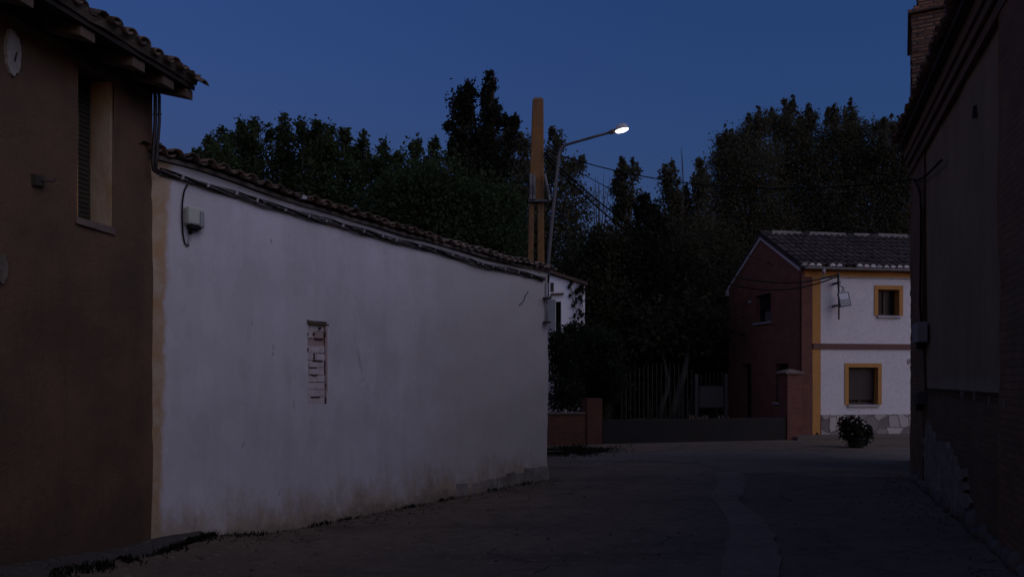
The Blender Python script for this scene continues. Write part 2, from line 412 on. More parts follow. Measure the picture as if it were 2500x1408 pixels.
# ------------------------------------------------------------------ setting
xs = [-400, -120, -50, -24, -14, -9, -7]+[-6+.2*i for i in range(31)]+[1, 2, 3, 4, 5, 6, 8, 10, 14, 20, 40, 90, 400]
ys = [-200, -60, -20, -8, -3, 0, 1.5]+[2.5+.2*i for i in range(35)]+[10, 11, 12, 13, 14, 16, 18, 20, 22, 25, 30, 40, 60, 100, 200, 600]
g = MB(); nx = len(xs)
for y in ys:
    for x in xs:
        near = abs(x) < 9 and 2 < y < 24
        g.v.append(Vector((x, y, ground_z(x, y)-.03*(1 if not near else 0)*0)))
for j in range(len(ys)-1):
    for i in range(nx-1):
        a = j*nx+i; g.f.append((a, a+1, a+nx+1, a+nx))
tag(g.build("ground", M_ground, smooth=True), kind="structure")

def gp(px, py, z=0.0):
    Z = F*(EYE-z)/(py-HY); return Vector(((px-CX)/F*Z, Z, z))
def rough_line(pts, step=.25, amp=.04, seed=0):
    out = []
    for a, b in zip(pts[:-1], pts[1:]):
        n = max(1, int((b-a).length/step))
        for k in range(n):
            p = a.lerp(b, k/n); q = Vector((p.x*1.7+seed, p.y*1.7, seed)); dd = (b-a).normalized(); s_ = Vector((-dd.y, dd.x, 0))
            out.append(p+s_*mnoise.noise(q*2.0)*amp)
    out.append(pts[-1]); return out
def strip(name, left, right, mat, z, **kw):
    m = MB(); n = max(len(left), len(right))
    def res(l):
        return [l[min(len(l)-1, round(i*(len(l)-1)/(n-1)))] for i in range(n)]
    l, r = res(left), res(right)
    for p in l+r: m.v.append(Vector((p.x, p.y, z)))
    for i in range(n-1): m.f.append((i, n+i, n+i+1, i+1))
    return m.build(name, mat, **kw)
near_edge = rough_line([Vector((-30, 15.2, 0)), gp(1300, 1130), gp(1550, 1124), gp(1700, 1131), gp(1760, 1143), gp(1830, 1157), gp(2020, 1150), gp(2230, 1158), Vector((26, 14.3, 0))], .3, .10, 3)
far_edge = rough_line([Vector((-30, 16.3, 0)), gp(1320, 1113), gp(1520, 1100), gp(1900, 1098), gp(2230, 1094), Vector((26, 18.6, 0))], .3, .09, 8)
tag(strip("road", near_edge, far_edge, M_asphalt, .005), kind="structure")
pl = rough_line([gp(1748, 1151), gp(1752, 1180), gp(1735, 1215), gp(1772, 1260), gp(1785, 1300), gp(1768, 1345), gp(1762, 1408), gp(1700, 1700), gp(1600, 2600)], .09, .05, 1)
pr = rough_line([gp(1812, 1152), gp(1822, 1185), gp(1806, 1225), gp(1858, 1262), gp(1888, 1300), gp(1900, 1340), gp(1905, 1408), gp(1990, 1700), gp(2150, 2600)], .09, .05, 5)
tag(strip("road_patch", pl, pr, M_patch, .010), kind="structure")

# raised earth pavement along the brown house
m = MB(); N = 26
for i in range(N+1):
    t = -0.9+i*(6.0/N)
    for d in (-.05, .10, .22+.05*mnoise.noise(Vector((t*2, 0, 0))), .27+.06*mnoise.noise(Vector((t*2, 0, 0)))):
        p = BROWN.P(t, 0, d); z = ground_z(p.x, p.y)
        m.v.append(Vector((p.x, p.y, z+(.045 if d < .25 else -.02)+.012*mnoise.noise(Vector((t*3, d*9, 1))))))
for i in range(N):
    for k in range(3):
        a = i*4+k; m.f.append((a, a+1, a+5, a+4))
tag(m.build("left_pavement", M_pavement, smooth=True), kind="structure")

# pavement with a kerb in front of the far house and the yard
K = [FRONT.P(-.55, 0, .75), FRONT.P(12, 0, .75), FRONT.P(12, 0, -.2), FRONT.P(-.55, 0, -.2)]
m = MB().hexa([p+Vector((0, 0, -.05)) for p in K], [p+Vector((0, 0, .10)) for p in K])
tag(m.build("pavement", M_concrete, bevel=.015), kind="structure")

# ------------------------------------------------------------------ roof tiles
def arc_tile(m, p0, p1, across, up, r0, r1, th=.016, seg=6, concave=False):
    """one barrel tile with real thickness, from p0 (lower end) to p1"""
    i = len(m.v); s = -1 if concave else 1
    for p, r in ((p0, r0), (p1, r1)):
        for rr in (r, r-th):
            for k in range(seg+1):
                a = math.pi*k/seg
                m.v.append(p+across*math.cos(a)*rr+up*math.sin(a)*rr*s*.72)
    n = seg+1
    for k in range(seg):
        m.f += [(i+k, i+k+1, i+2*n+k+1, i+2*n+k), (i+n+k, i+3*n+k, i+3*n+k+1, i+n+k+1),
                (i+k, i+n+k, i+n+k+1, i+k+1), (i+2*n+k, i+2*n+k+1, i+3*n+k+1, i+3*n+k)]
def tiled(base, slope, along, width, length, pitch=.21, tl=.34, r=.085, seed=1, jit=.012, first_len=None):
    """base(s): point of the eave at distance s; slope: unit vector up the roof"""
    rnd = random.Random(seed); m = MB(); s = pitch*.5; nrm = along.cross(slope).normalized()
    if nrm.z < 0: nrm = -nrm
    while s < width-pitch*.3:
        n = int(length/tl)+1
        off = rnd.uniform(-.03, .03)
        for k in range(n):
            a = k*tl+off; b = min(a+tl*1.12, length+.05)
            j = lambda q=jit: rnd.uniform(-q, q)
            P0 = base(s+j()*.6)+slope*a+nrm*(.045+j()*.8); P1 = base(s+j()*.6)+slope*b+nrm*(.022+j()*.4)
            arc_tile(m, P0, P1, along, nrm, r*(1+j()*4), r*.86)
            s2 = s+pitch/2
            P0 = base(s2+j()*.5)+slope*(a-.04)+nrm*(.055+j()*.5); P1 = base(s2+j()*.5)+slope*(b-.04)+nrm*.035
            arc_tile(m, P0, P1, along, nrm, r*.85, r*.95, concave=True, seg=4)
        s += pitch*rnd.uniform(.97, 1.03)
    return m

def pierced(w, t0, t1, z0, z1, holes, depth, m=None):
    """wall face with rectangular openings and their reveals; holes = (t0,t1,z0,z1)"""
    m = m or MB(); T = sorted({t0, t1, *[h[0] for h in holes], *[h[1] for h in holes]}); Zs = sorted({z0, z1, *[h[2] for h in holes], *[h[3] for h in holes]})
    for a, b in zip(T[:-1], T[1:]):
        for c, d in zip(Zs[:-1], Zs[1:]):
            if any(h[0] <= a and b <= h[1] and h[2] <= c and d <= h[3] for h in holes): continue
            m.quad(w.P(a, c), w.P(b, c), w.P(b, d), w.P(a, d))
    return m
def reveal(w, h, depth, m=None):
    m = m or MB(); a, b, c, d = h
    for (p, q) in (((a, c), (a, d)), ((a, d), (b, d)), ((b, d), (b, c)), ((b, c), (a, c))):
        m.quad(w.P(p[0], p[1], 0), w.P(q[0], q[1], 0), w.P(q[0], q[1], -depth), w.P(p[0], p[1], -depth))
    return m

# ------------------------------------------------------------------ left brown house
def wall_sheet(w, t0, t1, zlo, zhi, step, holes, amp, thick, seed=0, top=None):
    """lumpy wall: gridded front with openings, flat back and closed rim"""
    def lines(a, b, extra):
        L = [a+(b-a)*i/max(1, round((b-a)/step)) for i in range(max(1, round((b-a)/step))+1)]
        L = [x for x in L if all(abs(x-e) > step*.35 or abs(x-a) < 1e-6 or abs(x-b) < 1e-6 for e in extra)]
        return sorted(set(L+[e for e in extra if a < e < b]))
    T = lines(t0, t1, [x for h in holes for x in h[:2]]); Zs = lines(zlo, zhi, [x for h in holes for x in h[2:]])
    m = MB(); uv = []; n = len(T)
    for z in Zs:
        for t in T:
            zz = z if top is None else zlo+(z-zlo)*((top(t)-zlo)/(zhi-zlo)) if not holes else (z if z < 3.2 else 3.2+(z-3.2)*((top(t)-3.2)/(zhi-3.2)))
            d = mnoise.fractal(Vector((t*.9+seed, zz*.9, seed)), 1, 2, 4)*amp
            m.v.append(w.P(t, zz, d)); uv.append((t, zz))
    nf = len(Zs)
    for j in range(nf-1):
        for i in range(n-1):
            c = ((T[i]+T[i+1])/2, (Zs[j]+Zs[j+1])/2)
            if any(h[0] < c[0] < h[1] and h[2] < c[1] < h[3] for h in holes): continue
            a = j*n+i; m.f.append((a, a+1, a+n+1, a+n))
    # rim and back
    rim = [i for i in range(n)]+[j*n+n-1 for j in range(1, nf)]+[(nf-1)*n+i for i in range(n-2, -1, -1)]+[j*n for j in range(nf-2, 0, -1)]
    b0 = len(m.v)
    for r_ in rim: m.v.append(m.v[r_]-w.n*thick); uv.append(uv[r_])
    for k in range(len(rim)):
        q = (k+1) % len(rim); m.f.append((rim[k], rim[q], b0+q, b0+k))
    m.f.append(tuple(range(b0, b0+len(rim))))
    return m, uv

bh = thing("brown_house", "brown rendered house with deep tiled eaves and a tall narrow shuttered window", "house", BROWN.P(0, 0))
ZTOP = 4.50
wa, wb = BROWN.t(276), BROWN.t(189)
wz0 = BROWN.tz(230, 545)[1]; wz1 = 4.36
hole = (wa, wb, wz0, wz1)
m, uv = wall_sheet(BROWN, -.0, 4.6, -.1, ZTOP, .16, [hole], .022, .45, 3)
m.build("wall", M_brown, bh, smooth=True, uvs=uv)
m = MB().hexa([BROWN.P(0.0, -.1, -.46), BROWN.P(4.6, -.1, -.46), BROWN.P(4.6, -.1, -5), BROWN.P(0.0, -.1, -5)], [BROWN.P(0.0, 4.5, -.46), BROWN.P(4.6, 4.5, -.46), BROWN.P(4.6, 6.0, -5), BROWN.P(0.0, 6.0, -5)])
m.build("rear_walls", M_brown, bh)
DJ = .225
win = reveal(BROWN, (wa+.004, wb-.004, wz0+.004, wz1-.004), DJ, None)
# jamb slabs so the reveal has depth of its own
win = MB().box(BROWN, wa-.02, wa+.012, wz0, wz1, -DJ-.05, -.012).box(BROWN, wb-.012, wb+.02, wz0, wz1, -DJ-.05, -.005)
wo = win.build("window", M_cream, bh, jit=.012)
sh = MB()
z = wz0+.05
while z < wz1:
    sh.box(BROWN, wa+.014, wb-.014, z, z+.034, -DJ-.03, -DJ+.004); z += .042
sh.box(BROWN, wa+.013, wb-.013, wz0, wz1, -DJ-.06, -DJ-.02)
sh.build("shutter", M_shutter, wo)
sl = MB().box(BROWN, wa-.01, wb+.03, wz0-.05, wz0+.012, -DJ, .02)
sl.build("sill", speck("broken_sill", (.22, .16, .13), (.14, .10, .085), 9, .95, .8, .02), wo, jit=.03)
MB().box(BROWN, wa-.14, wb+.14, wz1, wz1+.13, -.30, .03).build("lintel", M_wood, wo, jit=.02)
# white lime patch, cable hook, small grey patch
def blob_patch(w, cx, cz, rx, rz, seed, thick=.008, n=26):
    pts = []
    for k in range(n):
        a = 2*math.pi*k/n; q = 1+.15*mnoise.noise(Vector((math.cos(a)*1.5+seed, math.sin(a)*1.5, seed)))+.14*mnoise.noise(Vector((math.cos(a)*5, math.sin(a)*6, seed)))
        pts.append((cx+rx*q*math.cos(a)+0, cz+rz*q*math.sin(a)))
    return MB().hexa([w.P(t, z, -.06) for t, z in pts], [w.P(t, z, .02+thick) for t, z in pts])
t, z = BROWN.tz(27, 130); blob_patch(BROWN, t, z, .066, .160, 4, n=48).build("lime_patch", M_lime, bh)
t, z = BROWN.tz(-3, 655); blob_patch(BROWN, t, z, .05, .11, 9).build("lime_patch", M_peel, bh)
hk = thing("cable_hook", "small dark iron hook bedded in the brown wall left of the shuttered window", "hook", BROWN.P(*BROWN.tz(92, 442)))
t, z = BROWN.tz(90, 440)
MB().hexa([BROWN.P(t+a, z+b, -.01) for a, b in ((-.05, -.05), (.05, -.06), (.06, .04), (-.04, .05))], [BROWN.P(t+a*.8, z+b*.8, .035) for a, b in ((-.05, -.05), (.05, -.06), (.06, .04), (-.04, .05))]).build("wall_plug", M_shutter, hk)
MB().tube([BROWN.P(t, z, .02), BROWN.P(t-.06, z, .10), BROWN.P(t-.07, z+.03, .11)], .008, 6).build("hook", M_conduit, hk)
t, z = BROWN.tz(28, 135)
h2 = thing("wire_hook", "tiny dark wire hook set in the white patch on the brown wall", "hook", BROWN.P(t, z))
MB().tube([BROWN.P(t, z-.05, .03), BROWN.P(t, z+.0, .045), BROWN.P(t-.008, z+.02, .045)], .006, 6).build("hook", M_conduit, h2)

# eaves: rafters, boards, beam, tiles. the roof rises away from the street
OV = .465
a_l = -BROWN.d                                   # along the eave, away from the viewer
slope_l = (-BROWN.n*math.cos(R(18))+Vector((0, 0, 1))*math.sin(R(18))).normalized()
ez = 4.43                                        # underside height at the outer edge of the eave
def eave_l(s): return BROWN.P(4.7-s, ez+.085+.02*mnoise.noise(Vector((s*1.3, 2, 0))), OV)
LW = 4.7+.03
m = MB(); q = [(4.7, OV-.03), (-.03, OV-.03), (-.03, -5.2), (4.7, -5.2)]
def rz(d): return ez+(OV-d)*math.tan(R(18))
m.hexa([BROWN.P(t, rz(d), d) for t, d in q], [BROWN.P(t, rz(d)+.045, d) for t, d in q])
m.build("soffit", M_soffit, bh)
rf = tiled(eave_l, slope_l, a_l, LW, 2.4, .17, .36, .066, 5, .030)
ro = rf.build("roof", M_tile, bh, smooth=True)
m = MB(); q = [(4.7, -1.6), (-.03, -1.6), (-.03, -5.2), (4.7, -5.2)]
m.hexa([BROWN.P(t, rz(d)+.05, d) for t, d in q], [BROWN.P(t, rz(d)+.15, d) for t, d in q]); m.build("roof_back", M_tile, bh)
ct = MB(); arc_tile(ct, eave_l(LW-.06)+slope_l*-.13+Vector((0, 0, -.01)), eave_l(LW-.07)+slope_l*.15+Vector((0, 0, .05)), a_l, Vector((0, 0, 1)), .060, .065, .022)
ct.build("corner_tile", M_tile, bh, smooth=True)
ebm = MB()
for i in range(40):
    t0 = 4.7-i*(4.72/40); t1 = t0-4.72/40
    ebm.hexa([BROWN.P(t, rz(OV-.02)+.047+.012*mnoise.noise(Vector((t*5, 1, 3))), OV-.01+.025*mnoise.noise(Vector((t*4, 2, 8)))) for t in (t0, t1)]+[BROWN.P(t, rz(.1)+.047, .1) for t in (t1, t0)],
             [BROWN.P(t, rz(OV-.02)+.115+.03*mnoise.noise(Vector((t*6, 5, 3))), OV+.02+.03*mnoise.noise(Vector((t*5, 7, 8)))) for t in (t0, t1)]+[BROWN.P(t, rz(.1)+.10, .1) for t in (t1, t0)])
ebm.build("eave_bed", speck("tile_bed", (.15, .115, .088), (.08, .066, .054), 7, .95, .9, .02), bh)
for px in (40, 196, 322, 398):
    t = BROWN.t(px-12, OV*.62)
    r0 = MB(); w2 = .075
    d1 = OV-.06
    r0.hexa([BROWN.P(t-w2, rz(-.2)-.13, -.2), BROWN.P(t+w2, rz(-.2)-.13, -.2), BROWN.P(t+w2, rz(d1)-.10, d1), BROWN.P(t-w2, rz(d1)-.10, d1)],
            [BROWN.P(t-w2, rz(-.2)-.005, -.2), BROWN.P(t+w2, rz(-.2)-.005, -.2), BROWN.P(t+w2, rz(d1)-.005, d1), BROWN.P(t-w2, rz(d1)-.005, d1)])
    r0.build("rafter", M_wood, bh, bevel=.008, jit=.01)
eb = MB().hexa([BROWN.P(-.03, rz(-.3)-.15, -.3), BROWN.P(.07, rz(-.3)-.15, -.3), BROWN.P(.07, rz(OV-.05)-.10, OV-.05), BROWN.P(-.03, rz(OV-.05)-.10, OV-.05)], [BROWN.P(-.03, rz(-.3)-.004, -.3), BROWN.P(.07, rz(-.3)-.004, -.3), BROWN.P(.07, rz(OV-.05)-.004, OV-.05), BROWN.P(-.03, rz(OV-.05)-.004, OV-.05)])
eb.build("end_beam", M_wood, bh, bevel=.01, jit=.01)
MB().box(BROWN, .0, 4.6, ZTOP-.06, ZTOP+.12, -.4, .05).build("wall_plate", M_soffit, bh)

# conduits on the corner
cp = thing("corner_conduit", "pair of dark pipes running down the corner of the brown house under the eave", "conduit", BROWN.P(0, 3.6, .05))
def bz(px, py, d): 
    t, z = BROWN.tz(px, py, d); return BROWN.P(t, z, d)
Zc = 6.98
MB().tube([at(377, 222, Zc), at(379, 235, Zc), at(379, 300, Zc), at(376, 350, Zc), at(373, 395, Zc), at(375, 415, Zc-.01), at(386, 423, Zc+.06)], .018, 8).build("pipe", M_conduit, cp, smooth=True)
MB().tube([at(384, 219, Zc), at(389, 235, Zc), at(389, 300, Zc), at(386, 340, Zc), at(382, 390, Zc), at(381, 412, Zc), at(392, 421, Zc+.07)], .015, 8).build("pipe", M_conduit, cp, smooth=True)
for py in (280, 352): MB().tube([at(374, py, Zc), at(394, py-1, Zc)], .010, 6).build("clip", M_steel, cp)

# ------------------------------------------------------------------ white outbuilding
wh = thing("white_outbuilding", "long low whitewashed outbuilding with a tiled eave and a bricked up slit window", "building", WHITE.P(0, 0))
EV = [(380, 392), (395, 396), (480, 417), (600, 459), (730, 501), (900, 553), (1070, 600), (1200, 637), (1345, 668)]
EVT = [WHITE.tz(*p) for p in EV]
def wtop(t):
    if t <= EVT[0][0]: return EVT[0][1]
    for (a, za), (b, zb) in zip(EVT[:-1], EVT[1:]):
        if t <= b: return za+(zb-za)*(t-a)/(b-a)
    return EVT[-1][1]
LW2 = WHITE.t(1337)
sa, sz1 = WHITE.tz(752, 782); sb, sz0 = WHITE.tz(797, 985)
shole = (sa, sb, sz0, sz1)
m, uv = wall_sheet(WHITE, -.35, LW2, -.15, 3.95, .14, [shole], .030, .40, 11, wtop)
# the foot of the wall bulges a little
for p in m.v[:len(uv)]:
    zz = p.z
    if zz < .35 and (p-WHITE.P((p-WHITE.o).dot(WHITE.d), zz, 0)).dot(WHITE.n) > -.2:
        k = (.35-max(zz, 0))/.35
        p += WHITE.n*(.035*k*(1+mnoise.noise(Vector((p.x*2.5, p.y*2.5, 0)))))
m.build("wall", M_white, wh, smooth=True, uvs=uv)
m = MB(); W2 = 3.4
m.hexa([WHITE.P(-.3, -.1, -.41), WHITE.P(LW2-.02, -.1, -.41), WHITE.P(LW2-.02, -.1, -W2), WHITE.P(-.3, -.1, -W2)], [WHITE.P(-.3, 3.6, -.41), WHITE.P(LW2-.02, 3.45, -.41), WHITE.P(LW2-.02, 4.1, -W2), WHITE.P(-.3, 4.25, -W2)])
m.build("rear_walls", M_stucco, wh)
# slit of rough blocks
rnd = random.Random(4)
so = MB().box(WHITE, sa-.01, sb+.01, sz0-.01, sz1+.01, -.30, -.026).build("blocked_window", M_slit_red, wh)
bl = MB(); rows = 11; hh = (sz1-sz0-.03)/rows
dk = []
for k in range(rows):
    z0 = sz0+k*hh; sp = sa+(sb-sa)*rnd.choice((.36, .5, .62, .70, .28)); up = k >= rows-4
    for a, b in ((sa, sp), (sp, sb-.018)):
        if b-a < .02: continue
        d = -rnd.uniform(.0, .012) if not up else -rnd.uniform(.002, .030)
        bl.box(WHITE, a-.004+rnd.uniform(0, .006), b-rnd.uniform(0, .005), z0+rnd.uniform(0, .005), z0+hh-rnd.uniform(0, .009), -.10, d)
    f0 = rnd.uniform(0, .5); f1 = f0+rnd.uniform(.25, .5); 
    if rnd.random() < .6: dk.append((sa+(sb-sa)*f0, sa+(sb-sa)*min(f1, .95), z0-rnd.uniform(.004, .011), z0+rnd.uniform(.001, .006)))
    if rnd.random() < .45: q = sb-.022; dk.append((q, q+rnd.uniform(.008, .016), z0+rnd.uniform(0, .05), z0+rnd.uniform(.055, .085)))
    if rnd.random() < .45: dk.append((sa-.004, sa+rnd.uniform(.006, .014), z0+rnd.uniform(0, .03), z0+rnd.uniform(.035, .06)))
bl.build("block", M_slit, so, bevel=.003, jit=.006)
for (tt, kk) in ((sa+.085, 6.6), (sa+.085, 6.15), (sa+.08, 9.4), (sb-.10, 10.2)): dk.append((tt, tt+.022, sz0+kk*hh, sz0+kk*hh+.03))
for a, b, c, d in dk:
    MB().box(WHITE, a, b, c, d, -.05, .003).build("hole", M_shutter, so, jit=.008)
MB().box(WHITE, sb-.016, sb+.012, sz0, sz1-.03, -.14, .002).build("jamb", M_slit_red, so, jit=.014)
lb = MB().hexa([WHITE.P(sa-.004, sz1-.045, -.13), WHITE.P(sb+.005, sz1-.055, -.13), WHITE.P(sb+.03, sz1-.05, .012), WHITE.P(sa-.006, sz1-.04, .008)],
               [WHITE.P(sa-.004, sz1+.0, -.13), WHITE.P(sb+.005, sz1-.01, -.13), WHITE.P(sb+.03, sz1-.036, .014), WHITE.P(sa-.006, sz1-.0, .006)])
lb.build("lintel", M_wood, so, jit=.02)
# eave tiles
slope_w = (-WHITE.n*math.cos(R(13.5))+Vector((0, 0, 1))*math.sin(R(13.5))).normalized()
def eave_w(s):
    t = s-.25
    return WHITE.P(t, wtop(t)+.045+.018*mnoise.noise(Vector((t*1.7, 5, 2))), .055+.03*mnoise.noise(Vector((t*2.2, 1, 7))))
along_w = (eave_w(6)-eave_w(1)).normalized()
ln = LW2+.25+.12
def eave_near(s): return eave_w(s)
split = WHITE.t(1085)+.25
tiled(eave_w, slope_w, along_w, split, 3.5, .165, .34, .066, 21, .026).build("roof", M_tile, wh, smooth=True)
tiled(lambda s: eave_w(s+split), slope_w, along_w, ln-split, 3.5, .17, .34, .072, 22, .016).build("roof", M_tile_pale, wh, smooth=True)
m = MB(); n = 30
for i in range(n):
    t0 = -.3+i*(LW2+.36)/n; t1 = -.3+(i+1)*(LW2+.36)/n
    def bb(t, d, h): return WHITE.P(t, wtop(t)+h+(.09-d)*math.tan(R(13.5))*(1 if d < .09 else 1), d)
    m.hexa([bb(t0, .025, -.005), bb(t1, .025, -.005), bb(t1, -3.4, -.005), bb(t0, -3.4, -.005)], [bb(t0, .025, .035), bb(t1, .025, .035), bb(t1, -3.4, .035), bb(t0, -3.4, .035)])
m.build("eave_bed", speck("eave_mortar", (.17, .145, .125), (.11, .095, .082), 6, .95, .9, .03), wh, jit=.02)
t, z = WHITE.tz(731, 484); 
MB().hexa([WHITE.P(t-.035, z-.025, .10), WHITE.P(t+.03, z-.02, .10), WHITE.P(t+.025, z-.02, -.02), WHITE.P(t-.03, z-.02, -.02)], [WHITE.P(t-.02, z+.02, .10), WHITE.P(t+.025, z+.01, .10), WHITE.P(t+.02, z+.01, -.02), WHITE.P(t-.02, z+.02, -.02)]).build("mortar_lump", M_white_pipe, wh)
# cracked footing blocks near the far end
ft = MB(); rnd = random.Random(12); t = WHITE.t(1110)
while t < LW2-.05:
    w_ = rnd.uniform(.18, .55); t1 = min(t+w_, LW2-.01); h_ = rnd.uniform(.09, .19)+.06*(t-3)/3
    if rnd.random() < .85: ft.box(WHITE, t+.008, t1-.008, -.1, h_, -.1, .030+rnd.uniform(0, .02))
    t = t1
ft.build("footing", speck("footing_render", (.36, .33, .30), (.20, .175, .15), 4, .95, .8, .02), wh, bevel=.012, jit=.03)

# cable bundle along the white wall
CB = [(386, 420), (471, 446), (569, 474), (667, 505), (830, 551), (900, 570), (993, 595), (1070, 614), (1184, 649), (1260, 664), (1326, 681)]
cb = thing("cable_bundle", "dusty bundle of twisted black cables sagging along the top of the white wall", "cable", WHITE.P(1, 3.6, .03))
pts = []
CT = [WHITE.tz(*p) for p in CB]
for (a, za), (b, zb) in zip(CT[:-1], CT[1:]):
    k = max(2, int((b-a)/.06))
    for i in range(k): pts.append((a+(b-a)*i/k, za+(zb-za)*i/k))
pts.append(CT[-1])
for c in range(6):
    path = []
    for i, (t, z) in enumerate(pts):
        ph = t*5.2+c*2*math.pi/6; wob = mnoise.noise(Vector((t*2.1, c*3.7, 0)))
        rr = .025+.014*mnoise.noise(Vector((t*1.3, 9, c)))
        path.append(WHITE.P(t, z+.7*rr*math.cos(ph)*1.5+.013*wob, .035+rr*math.sin(ph)*.8))
    MB().tube(path, .0085 if c else .011, 6).build("cable", M_black if c in (0, 2) else M_cable_grey, cb, smooth=True)
rnd = random.Random(3); s_ = .2
while s_ < pts[-1][0]-.1:
    t, z = min(pts, key=lambda q: abs(q[0]-s_))
    MB().hexa([WHITE.P(t-.012, z-.028, .0), WHITE.P(t+.012, z-.028, .0), WHITE.P(t+.012, z-.02, .062), WHITE.P(t-.012, z-.02, .062)], [WHITE.P(t-.005, z+.026, .0), WHITE.P(t+.02, z+.026, .0), WHITE.P(t+.02, z+.02, .062), WHITE.P(t-.005, z+.02, .062)]).build("tie", M_tie, cb, jit=.01)
    s_ += rnd.uniform(.22, .42)

# meter box on the white wall
t0, z1 = WHITE.tz(447, 505); t1, z0 = WHITE.tz(481, 562)
mb = thing("meter_box", "pale grey green electric box on the white wall below the cable bundle", "electric box", WHITE.P((t0+t1)/2, z0))
zm = z0+.03
MB().box(WHITE, t0, t1, zm, z1, .0, .10).build("box", M_box, mb, bevel=.02)
prof = []
cv = MB(); nb = 7
lo = []; hi = []
for k in range(nb+1):
    a = math.pi/2*k/nb; lo.append((t1-.03+.075*math.sin(a), .02+.10*math.cos(a)))
lo += [(t1-.03, .02)]
cv.hexa([WHITE.P(t, zm-.015, d) for t, d in lo], [WHITE.P(t, z1-.03, d) for t, d in lo])
cv.build("cover", M_boxgrey, mb, bevel=.01)
MB().box(WHITE, t0+.03, t1-.005, zm-.035, zm-.002, .01, .085).build("underside", M_dark, mb)
MB().tube([WHITE.P(t0+.05, zm-.03, .045), WHITE.P(t0+.05, zm-.085, .045)], .022, 8).build("gland", M_black, mb)
tb, zb = WHITE.tz(452, 600)
MB().tube([WHITE.P(t0+.05, zm-.08, .04), WHITE.P(t0+.045, zm-.13, .03), WHITE.P(tb+.015, zb+.02, .022), WHITE.P(tb, zb, .02)], .008, 6).build("tail_wire", M_tie, mb, smooth=True)
cpts = [(455, 451), (447, 468), (443, 495), (442, 530), (444, 570), (448, 592), (454, 601), (459, 597)]
MB().tube([WHITE.P(*WHITE.tz(*p), .018) for p in cpts], .0085, 6).build("supply_cable", M_black, mb, smooth=True)

# fittings on the far corner of the white wall
fx = thing("corner_fittings", "rusty wall bracket and pale pipe at the far corner of the white wall", "bracket", WHITE.P(LW2-.1, 2.9))
MB().tube([WHITE.P(LW2-.07, WHITE.tz(1328, 690)[1], .03), WHITE.P(LW2-.075, WHITE.tz(1328, 786)[1], .03)], .02, 8).build("pipe", M_sill, fx, smooth=True)
for py, w_ in ((728, .10), (786, .11)):
    z = WHITE.tz(1325, py)[1]
    MB().box(WHITE, LW2-.15, LW2-.15+w_, z-.012, z+.012, .0, .10).build("arm", M_conduit, fx)
    MB().tube([WHITE.P(LW2-.10, z-.06, .06), WHITE.P(LW2-.10, z+.03, .06)], .017, 8).build("insulator", M_mortar, fx)
MB().tube([WHITE.P(LW2-.06, WHITE.tz(1330, 668)[1], .05), WHITE.P(LW2-.05, WHITE.tz(1330, 720)[1], .05), WHITE.P(LW2-.09, WHITE.tz(1330, 740)[1], .05)], .010, 6).build("drop_cable", M_black, fx, smooth=True)
cw = thing("slack_wire", "short dark wire hanging slantwise on the white wall near its far corner", "wire", WHITE.P(*WHITE.tz(1278, 735)))
MB().tube([WHITE.P(*WHITE.tz(*p), .012) for p in ((1288, 711), (1281, 722), (1277, 735), (1270, 741), (1266, 746))], .006, 6).build("wire", M_black, cw)

# ------------------------------------------------------------------ concrete pole and street lamp
ZP = 16.0
def pp(px, py, dz=0): return at(px, py, ZP+dz)
po = thing("concrete_pole", "ochre stained concrete utility pole with twin lower limbs behind the white roof", "utility pole", (pp(1309, 700).x, ZP, 0))
def slab(m, y_top, y_bot, xt0, xt1, xb0, xb1, z0=None, dt=.11, db=.13):
    a = pp(xt0, y_top); b = pp(xt1, y_top); c = pp(xb0, y_bot); d = pp(xb1, y_bot)
    o1 = Vector((0, dt, 0)); o2 = Vector((0, db, 0))
    m.hexa([c-o2, d-o2, d+o2, c+o2], [a-o1, b-o1, b+o1, a+o1])
sf = MB(); slab(sf, 246, 496, 1300, 1326.5, 1291.5, 1328)
slab(sf, 496.3, 1117, 1291.5, 1304, 1278, 1296); slab(sf, 496.3, 1117, 1312, 1328, 1310, 1330)
for yb in (700, 860, 1000): slab(sf, yb, yb+36, 1302, 1313, 1302, 1313, dt=.10, db=.10)
sf.build("shaft", M_pole, po, bevel=.02)
cpz = MB(); a = pp(1301, 246); b = pp(1325.5, 246)
cpz.hexa([a-Vector((0, .1, 0)), b-Vector((0, .1, 0)), b+Vector((0, .1, 0)), a+Vector((0, .1, 0))], [p+Vector((sx*.035, sy*.04, .05)) for p, sx, sy in ((a-Vector((0, .1, 0)), 1, 1), (b-Vector((0, .1, 0)), -1, 1), (b+Vector((0, .1, 0)), -1, -1), (a+Vector((0, .1, 0)), 1, -1))])
cpz.build("cap", M_pole_grey, po)
MB().abox(pp(1317, 490, -.18), (.24, 0, 0), (0, .03, 0), (0, 0, .022)).build("crossbar", M_steel_dk, po, bevel=.004)
for x0, x1, y0, y1 in ((1296, 1296, 424, 487), (1304, 1304, 428, 487), (1330, 1343, 424, 490)):
    a = pp(x0, y0, -.22); b = pp(x1, y1, -.22); d = (b-a).normalized(); q = d.cross(Vector((0, 1, 0)))
    m = MB(); m.abox((a+b)/2, d*((b-a).length/2), (0, .035, 0), q*.026); m.build("fuse_holder", M_steel, po, bevel=.006)
    m = MB(); m.abox((a+b)/2+Vector((0, -.05, 0))+d*.06, d*.09, (0, .02, 0), q*.012); m.build("fuse_holder", M_steel_dk, po)

